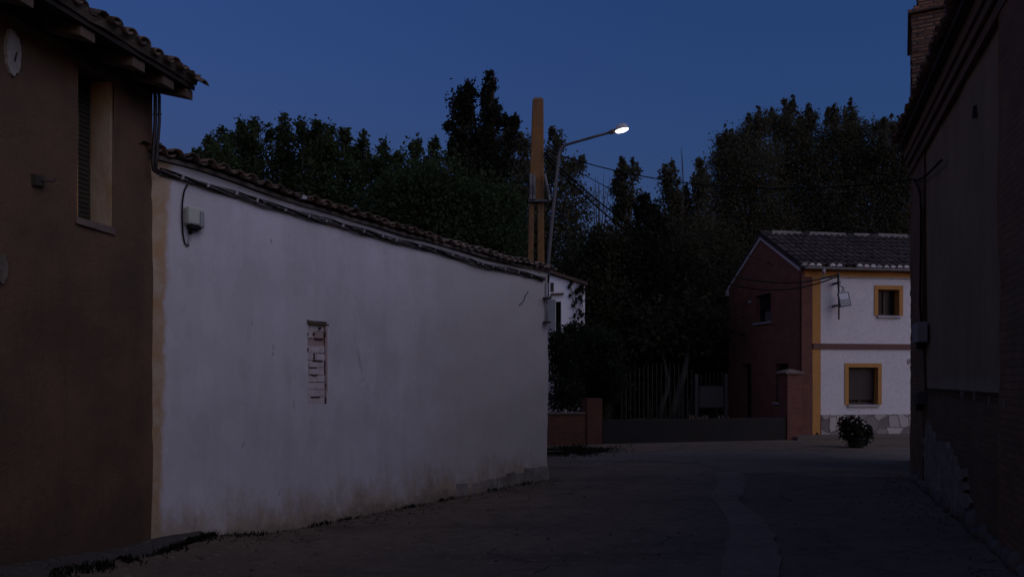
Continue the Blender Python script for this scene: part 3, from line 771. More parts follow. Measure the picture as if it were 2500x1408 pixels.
ZL = 13.0
lp = thing("street_lamp", "lit street lamp on a bent grey steel mast above the white outbuilding roof", "street lamp", at(1338, 680, ZL))
path = [(1337, 690, 0), (1338, 650, 0), (1346, 560, 0), (1355, 470, 0), (1363, 395, 0), (1365, 378, 0), (1368, 367, -.01), (1374, 359, -.02), (1384, 353, -.04), (1440, 337, -.2), (1501, 320, -.4)]
MB().tube([at(x, y, ZL+d) for x, y, d in path], [.031, .031, .030, .029, .026, .025, .024, .024, .023, .022, .022], 10).build("mast", speck("mast_steel", (.16, .145, .145), (.10, .095, .10), 12, .5, .2), lp, smooth=True)
for py in (672,):
    c = at(1334, py, ZL); MB().abox(c, (.07, 0, 0), (0, .03, 0), (0, 0, .02)).build("bracket", M_steel_dk, lp)
e0 = at(1496, 321.5, ZL-.39); e1 = at(1538, 309, ZL-.5); ax = (e1-e0).normalized()
sidev = Vector((ax.y, -ax.x, 0)).normalized(); upv = sidev.cross(ax).normalized()
if upv.z < 0: upv = -upv
hc = at(1518, 318.5, ZL-.45)
def disc(m, h_r, c, k=24, fx=1.0):
    i0 = len(m.v)
    for h, r in h_r:
        for j in range(k):
            w = 2*math.pi*j/k; m.v.append(c+ax*math.cos(w)*r*fx+sidev*math.sin(w)*r*.74+upv*h)
    for a in range(len(h_r)-1):
        for j in range(k):
            x = i0+a*k+j; y = i0+a*k+(j+1) % k; m.f.append((x, y, y+k, x+k))
    m.f.append(tuple(range(i0+k-1, i0-1, -1))); m.f.append(tuple(range(i0+(len(h_r)-1)*k, i0+len(h_r)*k)))
    return m
disc(MB(), [(.004, .124), (.022, .126), (.040, .110), (.078, .096), (.100, .074), (.107, .03)], hc).build("housing", speck("lamp_housing", (.55, .56, .58), (.45, .46, .48), 14, .45, .1), lp, smooth=True)
disc(MB(), [(-.018, .06), (-.014, .096), (-.004, .114), (.003, .116)], hc).build("lens", M_lens, lp, smooth=True)
MB().tube([e0-ax*.06, e0+ax*.06], [.034, .042], 10).build("collar", speck("lamp_collar", (.22, .17, .12), (.15, .12, .09), 14, .5, .1), lp, smooth=True)

# ------------------------------------------------------------------ far house
ho = thing("two_storey_house", "two storey house with a white ochre trimmed front and a dark brick gable", "house", FRONT.P(0, 0))
HB, HE, FL = -.05, 4.93, 11.0
fw = lambda px, py: FRONT.tz(px, py)
l0, lz1 = fw(2071, 896); l1, lz0 = fw(2143, 987)
u0, uz1 = fw(2143, 706); u1, uz0 = fw(2195, 771)
LH = (l0, l1, lz0, lz1); UH = (u0, u1, uz0, uz1)
pierced(FRONT, .0, FL, HB, HE+.05, [LH, UH], .2).build("front_wall", M_stucco, ho)
t83, t03 = FRONT.t(1983), FRONT.t(2003)
zpl = fw(2100, 1011)[1]; zb0 = fw(2100, 852)[1]; zb1 = fw(2100, 839)[1]; zy0 = fw(2100, 678)[1]
MB().box(FRONT, .0, t83, HB, HE+.04, -.1, .012).build("brick_quoin", M_brick_quoin, ho)
tr = MB().box(FRONT, t83, t03, HB, zb0-.003, -.05, .016).box(FRONT, t83, t03, zb1+.003, zy0, -.05, .016).box(FRONT, t83-.24, FL, zy0, HE+.02, -.05, .0165)
tr.build("ochre_trim", M_yellow, ho)
MB().box(FRONT, t83+.01, FL, zb0, zb1, -.05, .045).build("string_course", M_course, ho)
MB().box(FRONT, t03+.003, FL, HB, zpl, -.05, .035).build("stone_plinth", M_stone, ho)
def house_window(w, h, fr, blind, deep=.2):
    a, b, c, d = h
    f = MB().box(w, a-fr, a-.001, c, d+fr, -.05, .02).box(w, b+.001, b+fr, c, d+fr, -.05, .02).box(w, a-.001, b+.001, d+.001, d+fr, -.05, .02)
    f.box(w, a-.002, a+.003, c, d, -deep, .018).box(w, b-.003, b+.002, c, d, -deep, .018).box(w, a, b, d-.003, d+.002, -deep, .018)
    wo_ = f.build("window", M_yellow, ho)
    MB().box(w, a-.03, b+.03, c-.07, c, -deep, .06).build("sill", M_sill, wo_, bevel=.006)
    if blind:
        s = MB(); z = c+.14
        while z < d-.01: s.box(w, a+.004, b-.004, z, z+.038, -deep+.01, -deep+.035); z += .043
        s.build("roller_blind", speck("brown_blind", (.045, .037, .036), (.036, .030, .030), 6, .6, .1), wo_)
    fm = MB()
    for x0, x1, y0, y1 in ((a, a+.05, c, d), (b-.05, b, c, d), (a+.05, b-.05, c, c+.06), (a+.05, b-.05, d-.05, d), ((a+b)/2-.03, (a+b)/2+.03, c+.06, d-.05)):
        fm.box(w, x0, x1, y0, y1, -deep-.03, -deep+.006)
    fm.build("frame", speck("dark_frame", (.045, .032, .028), (.035, .026, .023), 6, .5, .1), wo_)
    MB().box(w, a, b, c, d, -deep-.06, -deep-.032).build("pane", M_glass, wo_)
    return wo_
house_window(FRONT, LH, fw(2071, 900)[0]-fw(2062, 900)[0], True)
house_window(FRONT, UH, fw(2143, 740)[0]-fw(2134, 740)[0], False)
# gable wall
gw = lambda px, py: GABLE.tz(px, py)
GD = GABLE.t(1779)
g0, gz1 = gw(1882, 714); g1, gz0 = gw(1845, 789)
d0, dz1 = gw(1834, 886); d1, _ = gw(1812, 886)
w0, wz1g = gw(1924, 886); w1, wz0g = gw(1894, 981)
GU = (g0, g1, gz0, gz1); GDo = (d0, d1, .12, dz1); GL = (w0, w1, wz0g, wz1g)
gm = pierced(GABLE, .0, GD, HB, HE, [GU, GDo, GL], .2)
PK = 6.27
gm.poly([GABLE.P(0, HE), GABLE.P(GD, HE), GABLE.P(GD/2, PK)])
gm.build("gable_wall", M_brick_red, ho)
MB().box(FRONT, -.0, FL, HB, HE, -GD, -.6).hexa([FRONT.P(.3, HE, -.1), FRONT.P(FL, HE, -.1), FRONT.P(FL, HE, -GD+.1), FRONT.P(.3, HE, -GD+.1)], [FRONT.P(.3, PK-.1, -GD/2+.02), FRONT.P(FL, PK-.1, -GD/2+.02), FRONT.P(FL, PK-.1, -GD/2-.02), FRONT.P(.3, PK-.1, -GD/2-.02)]) if False else None
for h, nm in ((GU, "window"), (GL, "window"), (GDo, "door")):
    o_ = reveal(GABLE, h, .2).build(nm, M_brick_red, ho)
    a, b, c, d = h
    if nm == "window":
        MB().box(GABLE, a-.05, b+.10, c-.06, c, -.2, .06).build("sill", M_sill, o_, bevel=.005)
        fm = MB()
        for x0, x1, y0, y1 in ((a, a+.05, c, d), (b-.05, b, c, d), (a+.05, b-.05, c, c+.05), (a+.05, b-.05, d-.05, d)): fm.box(GABLE, x0, x1, y0, y1, -.2, -.15)
        fm.build("frame", speck("gable_frame", (.04, .03, .027), (.03, .025, .022), 6, .5, .1), o_)
        MB().box(GABLE, a, b, c, d, -.24, -.205).build("pane", M_glass, o_)
        if h is GU:
            MB().box(GABLE, a+.10, b-.25, c+.06, c+(d-c)*.42, -.203, -.198).build("curtain", speck("net_curtain", (.16, .14, .13), (.12, .11, .10), 6, .9, .1), o_)
            MB().box(GABLE, a+.02, b-.02, c+(d-c)*.45, d-.01, -.17, -.14).build("roller_blind", M_dark, o_)
    else:
        MB().box(GABLE, a, b, c, d, -.24, -.19).build("door_leaf", speck("dark_door", (.03, .026, .024), (.02, .018, .018), 4, .6, .1), o_)
        dn = MB()
        for k in range(4):
            z = c+.3+k*(d-c-.4)/4; dn.box(GABLE, a+.12, b-.16, z, z+.30, -.19, -.18)
        dn.build("door_panel", M_dark, o_)
MB().box(GABLE, GD-.02, GD+.0, HB, HE, -FL, -.02).build("rear_wall", M_brick_red, ho)
# roof
pitch = math.atan2(PK-HE, GD/2)
sl_f = (-FRONT.n*math.cos(pitch)+Vector((0, 0, math.sin(pitch)))).normalized()
SL = (GD/2)/math.cos(pitch)
def eave_h(s): return FRONT.P(-.10+s, HE+.08-.16*math.tan(pitch)+.012*mnoise.noise(Vector((s, 1, 1))), .16)
tiled(eave_h, sl_f, FRONT.d, FL, SL+.2, .212, .36, .088, 31, .014).build("roof", M_tile_grey, ho, smooth=True)
m = MB()
for sgn in (0, 1):
    q = [(-.08, .12 if not sgn else -GD-.12), (FL, .12 if not sgn else -GD-.12), (FL, -GD/2), (-.08, -GD/2)]
    def hz(d): return HE+.02+(-d if not sgn else d+GD)*math.tan(pitch)
    m.hexa([FRONT.P(t, hz(d)-.03, d) for t, d in q], [FRONT.P(t, hz(d)+.05, d) for t, d in q])
m.build("roof_deck", M_tile_grey, ho)
M_conc2 = speck("ridge_bed", (.27, .255, .25), (.17, .16, .155), 9, .9, .5)
rd = MB(); rnd = random.Random(9); s = -.1
while s < FL-.4:
    a = FRONT.P(s, PK+.115+rnd.uniform(-.01, .01), -GD/2); b = FRONT.P(s+.42, PK+.10+rnd.uniform(-.01, .01), -GD/2)
    arc_tile(rd, a, b, FRONT.n, Vector((0, 0, 1)), .105, .09); s += .38
ro = rd.build("ridge", M_tile_grey, ho, smooth=True)
m = MB(); s = .3; rnd = random.Random(5)
while s < FL:
    w_ = rnd.uniform(.5, 1.3)
    m.box(FRONT, s, s+w_, PK-.02, PK+.15+rnd.uniform(0, .03), -GD/2-.02, -GD/2+.125); s += w_+rnd.uniform(.05, .35)
m.build("ridge_mortar", M_conc2, ro, jit=.03)
rnd = random.Random(2); k = 0; s = .106
M_plug = speck("pale_mortar", (.62, .60, .59), (.46, .44, .43), 12, .9, .3)
while s < FL-.2:
    if k not in (3, 6, 7) and (rnd.random() > .08 or k < 12):
        c = eave_h(s)+Vector((0, 0, .02)); n_ = 8; q = rnd.uniform(.9, 1.08)
        lo = [c+FRONT.d*math.cos(math.pi*j/n_)*.084*q+Vector((0, 0, 1))*math.sin(math.pi*j/n_)*.085*q for j in range(n_+1)]
        MB().hexa([p-FRONT.n*.05 for p in lo], [p+FRONT.n*(.045+rnd.uniform(0, .015)) for p in lo]).build("mortar_plug", M_plug, ho)
    s += .212; k += 1
gt = MB(); n_ = 8
prof = [(math.cos(math.pi+math.pi*j/n_)*.065, math.sin(math.pi+math.pi*j/n_)*.062) for j in range(n_+1)]
gz = HE-.035
ga = [FRONT.P(-.02, gz+b, .235+a) for a, b in prof]; gb_ = [FRONT.P(FL, gz+b, .235+a) for a, b in prof]
gt.hexa(ga, gb_)
s = .9
go = gt.build("gutter", M_gutter, ho)
while s < 6:
    pr2 = [(a*1.12, b*1.12) for a, b in prof]
    MB().hexa([FRONT.P(s, gz+b, .235+a) for a, b in pr2], [FRONT.P(s+.05, gz+b, .235+a) for a, b in pr2]).build("joint", M_gutter, go); s += 1.05
ts = FRONT.t(2000)
MB().tube([FRONT.P(ts, gz-.05, .235), FRONT.P(ts, gz-.19, .225)], .048, 10).build("outlet", M_sill, go, smooth=True)
# rake trim
rk = MB()
def rake(ta, za, tb, zb, w_=.11):
    rk.hexa([GABLE.P(ta, za-w_, .0), GABLE.P(tb, zb-w_, .0), GABLE.P(tb, zb-w_, .05), GABLE.P(ta, za-w_, .05)], [GABLE.P(ta, za, .0), GABLE.P(tb, zb, .0), GABLE.P(tb, zb, .05), GABLE.P(ta, za, .05)])
rake(.02, HE+.0, GD/2, PK); rake(GD/2, PK, GD+.1, HE-.08)
rk.box(GABLE, GD-.02, GD+.14, HE-.30, HE-.09, .0, .06)
rk.build("rake_trim", M_trim, ho)
# a drain hole at the foot of the ochre pilaster
t, z = FRONT.tz(1994, 1058); MB().lathe(FRONT.P(t, z, -.02), FRONT.n, [(0, .04), (.045, .04)], 12).build("drain_hole", M_dark, ho)

# floodlight on the house front
tf = FRONT.t(2048, .28)
fl = thing("floodlight", "unlit grey floodlight on a vertical bracket post on the white house front", "floodlight", FRONT.P(tf, FRONT.tz(2048, 780, .28)[1], .28))
fz = lambda py: FRONT.tz(2048, py, .28)[1]
MB().tube([FRONT.P(tf, fz(780), .28), FRONT.P(tf, fz(664), .28)], .024, 8).build("post", M_steel_dk, fl, smooth=True)
for py in (690, 745):
    MB().box(FRONT, tf-.03, tf+.03, fz(py)-.03, fz(py)+.03, .0, .33).build("arm", M_steel_dk, fl)
hd = MB(); ta, za = FRONT.tz(2045, 713, .34); tb, zb = FRONT.tz(2075, 749, .34)
c = FRONT.P((ta+tb)/2, (za+zb)/2, .36); X = (FRONT.d+FRONT.n*.30).normalized(); U = (Vector((0, 0, 1))+FRONT.d*-.10+FRONT.n*-.22).normalized(); X = (X-U*X.dot(U)).normalized(); Nn = X.cross(U).normalized()
if Nn.y > 0: Nn = -Nn
hw, hh_ = .155, (za-zb)/2
hd.abox(c, X*hw, Nn*.035, U*hh_); hdo = hd.build("head", M_steel_dk, fl, bevel=.012)
MB().abox(c+Nn*.036+U*hh_*.42, X*hw*.78, Nn*.004, U*hh_*.45).build("glass", M_lampglass, hdo)
MB().abox(c+Nn*.036-U*hh_*.50, X*hw*.86, Nn*.004, U*hh_*.42).build("cover_plate", M_boxgrey, hdo)
for k in (0, 1):
    MB().tube([FRONT.P(tf+.01, fz(697), .30), FRONT.P(tf+.09+.03*k, fz(702), .33), c+U*hh_*.95+X*(-.03+.07*k)], .010, 6).build("lead", M_black, fl, smooth=True)
MB().tube([FRONT.P(tf-.04, fz(672), .28), FRONT.P(tf-.05, fz(690), .30), FRONT.P(tf-.035, fz(715), .31), FRONT.P(tf-.035, fz(740), .31)], .012, 6).build("lead", M_black, fl, smooth=True)
# pale conduit and number plate on the house
cd = thing("wall_conduit", "thin pale conduit clipped under the ochre band of the house front", "conduit", FRONT.P(2, 4.6, .03))
cz = FRONT.tz(2130, 680)[1]
MB().tube([FRONT.P(t03+.02+k*.6, cz+.02-.012*k*.0+.006*math.sin(k*2.0), .035) for k in range(14)], .013, 6).build("pipe", M_white_pipe, cd, smooth=True)
for k in range(1, 12): MB().box(FRONT, t03+k*.45, t03+k*.45+.02, cz, cz+.045, .0, .055).build("clip", M_sill, cd)
t, z = FRONT.tz(2222, 882)
npl = MB().box(FRONT, t-.09, t+.11, z-.07, z+.07, .0, .02).build("wall_plate", speck("grey_plate", (.30, .29, .31), (.25, .24, .26), 8, .6, .1), loc=FRONT.P(t, z))
tag(npl, "small grey plate fixed to the white house front at the lower storey", "plate")
t, z = gw(1834, 737)
ins = MB().lathe(GABLE.P(t, z, .0), GABLE.n, [(0, .03), (.05, .035), (.09, .03), (.11, .01)], 10).build("insulator", M_white_pipe, loc=GABLE.P(t, z), smooth=True)
tag(ins, "little white insulator on the brick gable left of the upper window", "insulator")

# ------------------------------------------------------------------ yard in front of the trees
A0 = gp(1330, 1087); A1 = gp(1470, 1083); A2 = gp(1922, 1073.5)
Y1 = Plane((A0.x, A0.y), (A1.x-A0.x, A1.y-A0.y), 1); Y2 = Plane((A1.x, A1.y), (A2.x-A1.x, A2.y-A1.y), 1)
yt = lambda px, py: Y1.tz(px, py)
bw = thing("brick_wall", "low red brick yard wall with a concrete coping beside the bush", "wall", Y1.P(.5, 0))
te = Y1.t(1432); zt = yt(1385, 1006)[1]
MB().box(Y1, -.6, te, -.05, zt-.05, -.22, .0).build("wall", M_brick_yard, bw)
MB().box(Y1, -.6, te-.02, zt-.05, zt, -.26, .03).build("coping", M_concrete, bw, bevel=.01)
bp = thing("brick_pillar", "short red brick gate pillar at the end of the low yard wall", "pillar", Y1.P(te+.2, 0))
MB().box(Y1, te+.003, Y1.t(1469), -.05, yt(1450, 972)[1], -.36, .04).build("shaft", M_brick_yard, bp, bevel=.008)
lw = thing("low_wall", "long low dark rendered wall between the red brick pillar and the gable house", "wall", Y2.P(2.5, 0))
tl2 = Y2.t(1921)
zl = Y2.tz(1700, 1022)[1]
MB().box(Y2, .02, tl2, -.05, zl, -.18, -.02).build("wall", M_lowwall, lw, bevel=.01)
hp = thing("capped_pillar", "tall brick pillar with a pale pyramid cap against the house corner", "pillar", Y2.P(tl2+.2, 0))
Pt = Y2.t(1957); zc = Y2.tz(1938, 912)[1]
MB().box(Y2, tl2+.003, Pt, -.05, zc, -.40, .02).build("shaft", M_brick_quoin, hp, bevel=.008)
q = [Y2.P(tl2-.07, zc, .08), Y2.P(Pt+.03, zc, .08), Y2.P(Pt+.03, zc, -.46), Y2.P(tl2-.07, zc, -.46)]; cc = sum(q, Vector())/4
MB().hexa(q, [p+Vector((0, 0, .05)) for p in q]).hexa([p.lerp(cc, .03)+Vector((0, 0, .051)) for p in q], [p.lerp(cc, .8)+Vector((0, 0, .13)) for p in q]).build("cap", M_pole_grey, hp)
ZF = 23.4
fe = thing("iron_railing", "arched railing of thin upright iron bars behind the low dark wall", "railing", at(1610, 1000, ZF)*1.0)
fe.location.z = 0
for i in range(17):
    px = 1518+i*10.7; u_ = (px-1628)/75
    top = 884+max(0, u_*u_*16 if px < 1628 else u_*u_*26)
    a = at(px, 1040, ZF); b = at(px, top, ZF); a.z = .05
    MB().tube([a, b-Vector((0, 0, .04)), b], [.013, .013, .004], 6).build("bar", M_ironbar, fe)
ga_ = thing("yard_gate", "grey sheet metal yard gate with short bars between two pale posts", "gate", at(1735, 1000, ZF+.2))
ga_.location.z = 0
for px in (1700, 1772):
    a = at(px, 900, ZF+.2); top = at(px, 912, ZF+.2).z
    MB().abox((a.x, a.y, top/2), (.055, 0, 0), (0, .055, 0), (0, 0, top/2)).build("post", M_sheet, ga_, bevel=.006)
a = at(1707, 942, ZF+.2); b = at(1766, 994, ZF+.2)
MB().abox((a+b)/2, ((b.x-a.x)/2, 0, 0), (0, .012, 0), (0, 0, (a.z-b.z)/2)).build("panel", M_sheet, ga_)
for i in range(6):
    px = 1713+i*10; p = at(px, 942, ZF+.2); q_ = at(px, 912-1.5*i if i < 3 else 908, ZF+.2)
    MB().tube([p, q_], .013, 6).build("bar", M_ironbar, ga_)

# ------------------------------------------------------------------ white house glimpsed behind the corner
ZB = 22.0
wb_ = thing("white_cottage", "white cottage end wall with climbing stains glimpsed behind the outbuilding corner", "house", (at(1380, 900, ZB).x, ZB, 0))
CP = Plane((at(1240, 900, ZB).x, ZB), (1, .02), 1)
ce = lambda px, py: CP.tz(px, py)
c1, cz1 = ce(1428, 697); c0, cz0 = ce(1240, 640)
h1 = (*sorted((ce(1357, 800)[0], ce(1370, 800)[0])), ce(1360, 815)[1], ce(1360, 736)[1]); 
m = MB(); m.poly([CP.P(0, -.1), CP.P(h1[0], -.1), CP.P(h1[0], cz0+(cz1-cz0)*h1[0]/c1), CP.P(0, cz0)])
m.poly([CP.P(h1[1], -.1), CP.P(c1, -.1), CP.P(c1, cz1), CP.P(h1[1], cz0+(cz1-cz0)*h1[1]/c1)])
m.poly([CP.P(h1[0], -.1), CP.P(h1[1], -.1), CP.P(h1[1], h1[2]), CP.P(h1[0], h1[2])]); m.poly([CP.P(h1[0], h1[3]), CP.P(h1[1], h1[3]), CP.P(h1[1], cz0+(cz1-cz0)*h1[1]/c1), CP.P(h1[0], cz0+(cz1-cz0)*h1[0]/c1)])
m.poly([CP.P(c1, -.1), CP.P(c1, -.1, -4), CP.P(c1, cz1, -4), CP.P(c1, cz1)])
m.build("wall", M_vinewall, wb_)
o_ = MB().box(CP, h1[0]-.02, h1[1]+.02, h1[2]-.02, h1[3]+.02, -.30, -.22).build("window", M_dark, wb_)
reveal(CP, h1, .22).build("reveal", M_sill, o_)
a, _ = ce(1338, 800); b, _ = ce(1356, 800)
MB().box(CP, a, b, ce(1340, 830)[1], ce(1340, 731)[1], .0, .04).build("shutter", speck("grey_shutter", (.27, .28, .31), (.23, .24, .27), 6, .7, .1), wb_, bevel=.008)
MB().box(CP, ce(1344, 700)[0], ce(1352, 700)[0], ce(1345, 712)[1], ce(1345, 690)[1], -.05, .015).build("vent", M_shutter, wb_)
MB().tube([CP.P(ce(1344, 730)[0], ce(1344, 728)[1], .05), CP.P(ce(1345, 718)[0], ce(1344, 719)[1], .08), CP.P(ce(1376, 718)[0], ce(1376, 718)[1], .08)], .035, 8).build("beam_end", M_wood, wb_)
rfm = MB(); sl = Vector((c1, 0, cz1-cz0)).normalized()
q = [CP.P(-.5, cz0+.08-.5*(cz1-cz0)/c1*1, .12), CP.P(c1+.06, cz1-.005, .12), CP.P(c1+.06, cz1-.005, -4.1), CP.P(-.5, cz0+.08-.5*(cz1-cz0)/c1, -4.1)]
rfm.hexa(q, [p+Vector((0, 0, .09)) for p in q]); rfm.build("roof", M_tile, wb_, jit=.02)

# ------------------------------------------------------------------ right building and brick tower
rb = thing("dark_brick_building", "tall old building with a grey plaster panel between brick piers and a tiled eave", "building", RIGHT.P(0, 0))
rt = lambda px, py: RIGHT.tz(px, py)
RL = 15.5  # unseen near end, lengthened to shade the lower walls across the street
tp0 = RIGHT.t(2262); tp1 = RIGHT.t(2453); zbr = rt(2300, 949)[1]; ZR = 5.22
m, uv = wall_sheet(RIGHT, tp0-.05, tp1+.05, zbr-.02, ZR+.2, .22, [], .022, .3, 17)
m.build("plaster_panel", M_plaster, rb, smooth=True, uvs=uv)
def pier(t0, t1, nm, z0, z1, d, mat, seed):
    m_, uv_ = wall_sheet(RIGHT, t0, t1, z0, z1, .15, [], .025, .45, seed)
    for p in m_.v[:len(uv_)]: p += RIGHT.n*d
    return m_.build(nm, mat, rb, smooth=True, uvs=uv_)
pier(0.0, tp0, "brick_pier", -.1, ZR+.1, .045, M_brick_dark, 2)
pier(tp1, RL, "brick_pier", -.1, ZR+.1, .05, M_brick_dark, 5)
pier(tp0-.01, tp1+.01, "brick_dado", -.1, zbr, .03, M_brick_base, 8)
# peeled plaster skin low on the wall
def skin(pts, d, seed):
    P = []
    for (a, b) in zip(pts, pts[1:]+pts[:1]):
        n = max(1, int(math.hypot(a[0]-b[0], a[1]-b[1])/7))
        for k in range(n):
            x = a[0]+(b[0]-a[0])*k/n+mnoise.noise(Vector((a[0]*.13+k*.9, seed, .5)))*10; y = a[1]+(b[1]-a[1])*k/n+mnoise.noise(Vector((k*.8, a[1]*.13, seed+.3)))*22
            P.append(RIGHT.tz(x, y, d))
    return MB().hexa([RIGHT.P(t, z, d-.06) for t, z in P], [RIGHT.P(t, max(z, -.05), d) for t, z in P])
skin([(2264, 1035), (2278, 1060), (2290, 1070), (2310, 1085), (2325, 1115), (2340, 1140), (2353, 1150), (2355, 1200), (2370, 1225), (2345, 1262), (2310, 1245), (2275, 1210), (2262, 1190), (2254, 1120), (2255, 1060)], .075, 1).build("peeling_plaster", M_peel, rb)
# rubble foot
rnd = random.Random(8); fm = MB(); t = .3
while t < RL-.3:
    w_ = rnd.uniform(.14, .34); h_ = rnd.uniform(.06, .24); d_ = rnd.uniform(.05, .12)
    k = 9; ctr = RIGHT.P(t+w_/2, h_*.4, .05)
    i0 = len(fm.v); 
    for a in range(5):
        th = math.pi*a/4-math.pi/2
        for b in range(k):
            ph = 2*math.pi*b/k; v = Vector((math.cos(th)*math.cos(ph), math.cos(th)*math.sin(ph), math.sin(th)))
            q = 1+.55*mnoise.noise(v*1.6+Vector((t*7, 0, 0)))
            fm.v.append(ctr+RIGHT.d*v.x*w_*.55*q+RIGHT.n*v.y*d_*q+Vector((0, 0, v.z*h_*.7*q)))
    for a in range(4):
        for b in range(k): x = i0+a*k+b; y = i0+a*k+(b+1) % k; fm.f.append((x, y, y+k, x+k))
    t += w_*rnd.uniform(.9, 1.5)
fm.build("rubble_footing", speck("rubble_stone", (.13, .115, .10), (.06, .054, .048), 4, .95, .8, .02), rb, smooth=True)
# pale chips along the top of the dado
ch = MB(); rnd = random.Random(3)
for px, py in ((2347, 964), (2377, 966), (2412, 980), (2454, 988)):
    t, z = RIGHT.tz(px, py, .06); ch.box(RIGHT, t-.02, t+.02, z-.05, z+.05, -.02, .062)
ch.build("chip", M_peel, rb, jit=.012)
# cornice: stepped brick courses under the eave
cn = MB()
for k, (za, zb, d) in enumerate(((ZR, ZR+.14, .07), (ZR+.143, ZR+.27, .115), (ZR+.273, ZR+.45, .15))):
    cn.box(RIGHT, -.0-.02*k, RL, za, zb, -.35, d)
cn.build("cornice", M_brick_base, rb, bevel=.012, jit=.03)
sl_r = (-RIGHT.n*math.cos(R(20))+Vector((0, 0, math.sin(R(20))))).normalized()
def eave_r(s): return RIGHT.P(s-.12, ZR+.56+.02*mnoise.noise(Vector((s*1.2, 4, 4))), .30)
tiled(eave_r, sl_r, RIGHT.d, RL+.1, 2.6, .22, .36, .095, 41, .022).build("roof", M_tile, rb, smooth=True)
m = MB(); q = [(-.12, .24), (RL, .24), (RL, -5), (-.12, -5)]
m.hexa([RIGHT.P(t, ZR+.46+(.24-d)*math.tan(R(20)), d) for t, d in q], [RIGHT.P(t, ZR+.54+(.24-d)*math.tan(R(20)), d) for t, d in q]); m.build("roof_deck", M_soffit, rb)
MB().hexa([RIGHT.P(.03, -.1, -.46), RIGHT.P(RL, -.1, -.46), RIGHT.P(RL, -.1, -5), RIGHT.P(.03, -.1, -5)], [RIGHT.P(.03, ZR+.4, -.46), RIGHT.P(RL, ZR+.4, -.46), RIGHT.P(RL, ZR+1.6, -5), RIGHT.P(.03, ZR+1.6, -5)]).build("rear_walls", M_brick_dark, rb)
# boxes and cable on the pier
for (x0, x1, y0, y1, lab, mt) in ((2245, 2261, 791, 834, "pale junction box high on the brick pier of the dark building", speck("dull_box", (.24, .23, .21), (.19, .18, .165), 8, .8, .1)), (2244, 2260, 954, 988, "dim grey meter box low on the brick pier of the dark building", M_sheet)):
    ta, za = RIGHT.tz(x0, y0, .06); tb, zb = RIGHT.tz(x1, y1, .06)
    jb = thing("junction_box", lab, "electric box", RIGHT.P((ta+tb)/2, zb, .06), "boxes on the brick pier")
    ta, tb = min(ta, tb), max(ta, tb)
    MB().box(RIGHT, ta+.05, tb-.05, zb, za, .03, .17).build("box", mt, jb, bevel=.012)
    MB().tube([RIGHT.P((ta+tb)/2, zb, .10), RIGHT.P((ta+tb)/2, zb-.10, .10)], .05, 8).build("cable_inlet", M_black, jb)
pc = thing("pier_cable", "black cable running down the brick pier to the pale junction box", "cable", RIGHT.P(.6, 3, .09))
MB().tube([RIGHT.P(*RIGHT.tz(x, y, .085), .085) for x, y in ((2299, 391), (2285, 405), (2270, 420), (2256, 432), (2240, 440), (2231, 438), (2240, 452), (2247, 475), (2249, 520), (2248, 640), (2246, 740), (2250, 792))], .016, 8).build("cable", M_black, pc, smooth=True)
t, z = RIGHT.tz(2385, 270)
tag(MB().hexa([RIGHT.P(t-.05, z-.07, -.02), RIGHT.P(t+.06, z-.08, -.02), RIGHT.P(t+.0, z+.07, -.02)], [RIGHT.P(t-.04, z-.07, .045), RIGHT.P(t+.05, z-.08, .045), RIGHT.P(t+.0, z+.05, .035)]).build("wall_spall", M_dark, rb))

tw = thing("brick_tower", "worn square brick tower with a projecting ledge rising behind the dark tiled eave", "tower", RIGHT.P(-.2, 0, -1))
TP = Plane((at(2226, 900, 13.7).x, 13.7), (.885, -.466), 1)
tz_ = lambda px, py: TP.tz(px, py)
TW = 1.9; zled = tz_(2230, 36)[1]
def tower_part(nm, z0, z1, inset, mat=M_brick_old):
    m = MB(); nz = max(1, int((z1-z0)/.076)); loops = []
    rnd = random.Random(int(z0*100))
    for k in range(nz+1):
        z = z0+(z1-z0)*k/nz; j = rnd.uniform(-.010, .010)
        for zz in ((z,) if k in (0, nz) else (z-.008, z+.008)):
            pass
        i0 = len(m.v); L = []
        for (t, d) in ((inset, -inset), (TW-inset, -inset), (TW-inset, -TW+inset), (inset, -TW+inset)):
            L.append(TP.P(t+j+rnd.uniform(-.004, .004), z, d+j))
        loops.append(L)
    for a, b in zip(loops[:-1], loops[1:]): m.hexa(a, [Vector((p.x, p.y, b[0].z-.006)) for p in a])
    return m.build(nm, mat, tw)
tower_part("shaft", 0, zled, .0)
tower_part("upper_shaft", zled+.17, zled+2.2, .11)
lg = MB().box(TP, -.06, TW+.06, zled+.003, zled+.075, -TW-.06, .06).box(TP, .03, TW-.03, zled+.078, zled+.168, -TW+.03, -.03)
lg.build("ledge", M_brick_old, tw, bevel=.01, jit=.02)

# ------------------------------------------------------------------ overhead wires
def wire(a, b, sag, r, label, n=28, name="overhead_wire"):
    o = MB().tube([a.lerp(b, k/n)-Vector((0, 0, sag*4*(k/n)*(1-k/n))) for k in range(n+1)], r, 6).build(name, M_black, loc=a, smooth=True)
    return tag(o, label, "wire", "overhead wires")
pa = at(1329, 374, 15.85); hz_ = FRONT.P(tf-.02, fz(669), .30)
wire(pa, hz_, 1.18, .018, "upper thick black wire dropping from the ochre pole to the house bracket")
wire(at(1328, 381, 15.85), FRONT.P(tf-.02, fz(673), .30), 1.36, .018, "lower thick black wire dropping from the ochre pole to the house bracket")
wire(at(1328, 366, 15.85), RIGHT.P(*RIGHT.tz(2231, 438, .085), .085), .42, .011, "thin wire crossing the open sky from the pole to the brick pier")
wire(at(1329, 372, 15.85), at(2300, 720, 34), 1.0, .010, "faint thin wire slanting from the pole down into the trees")

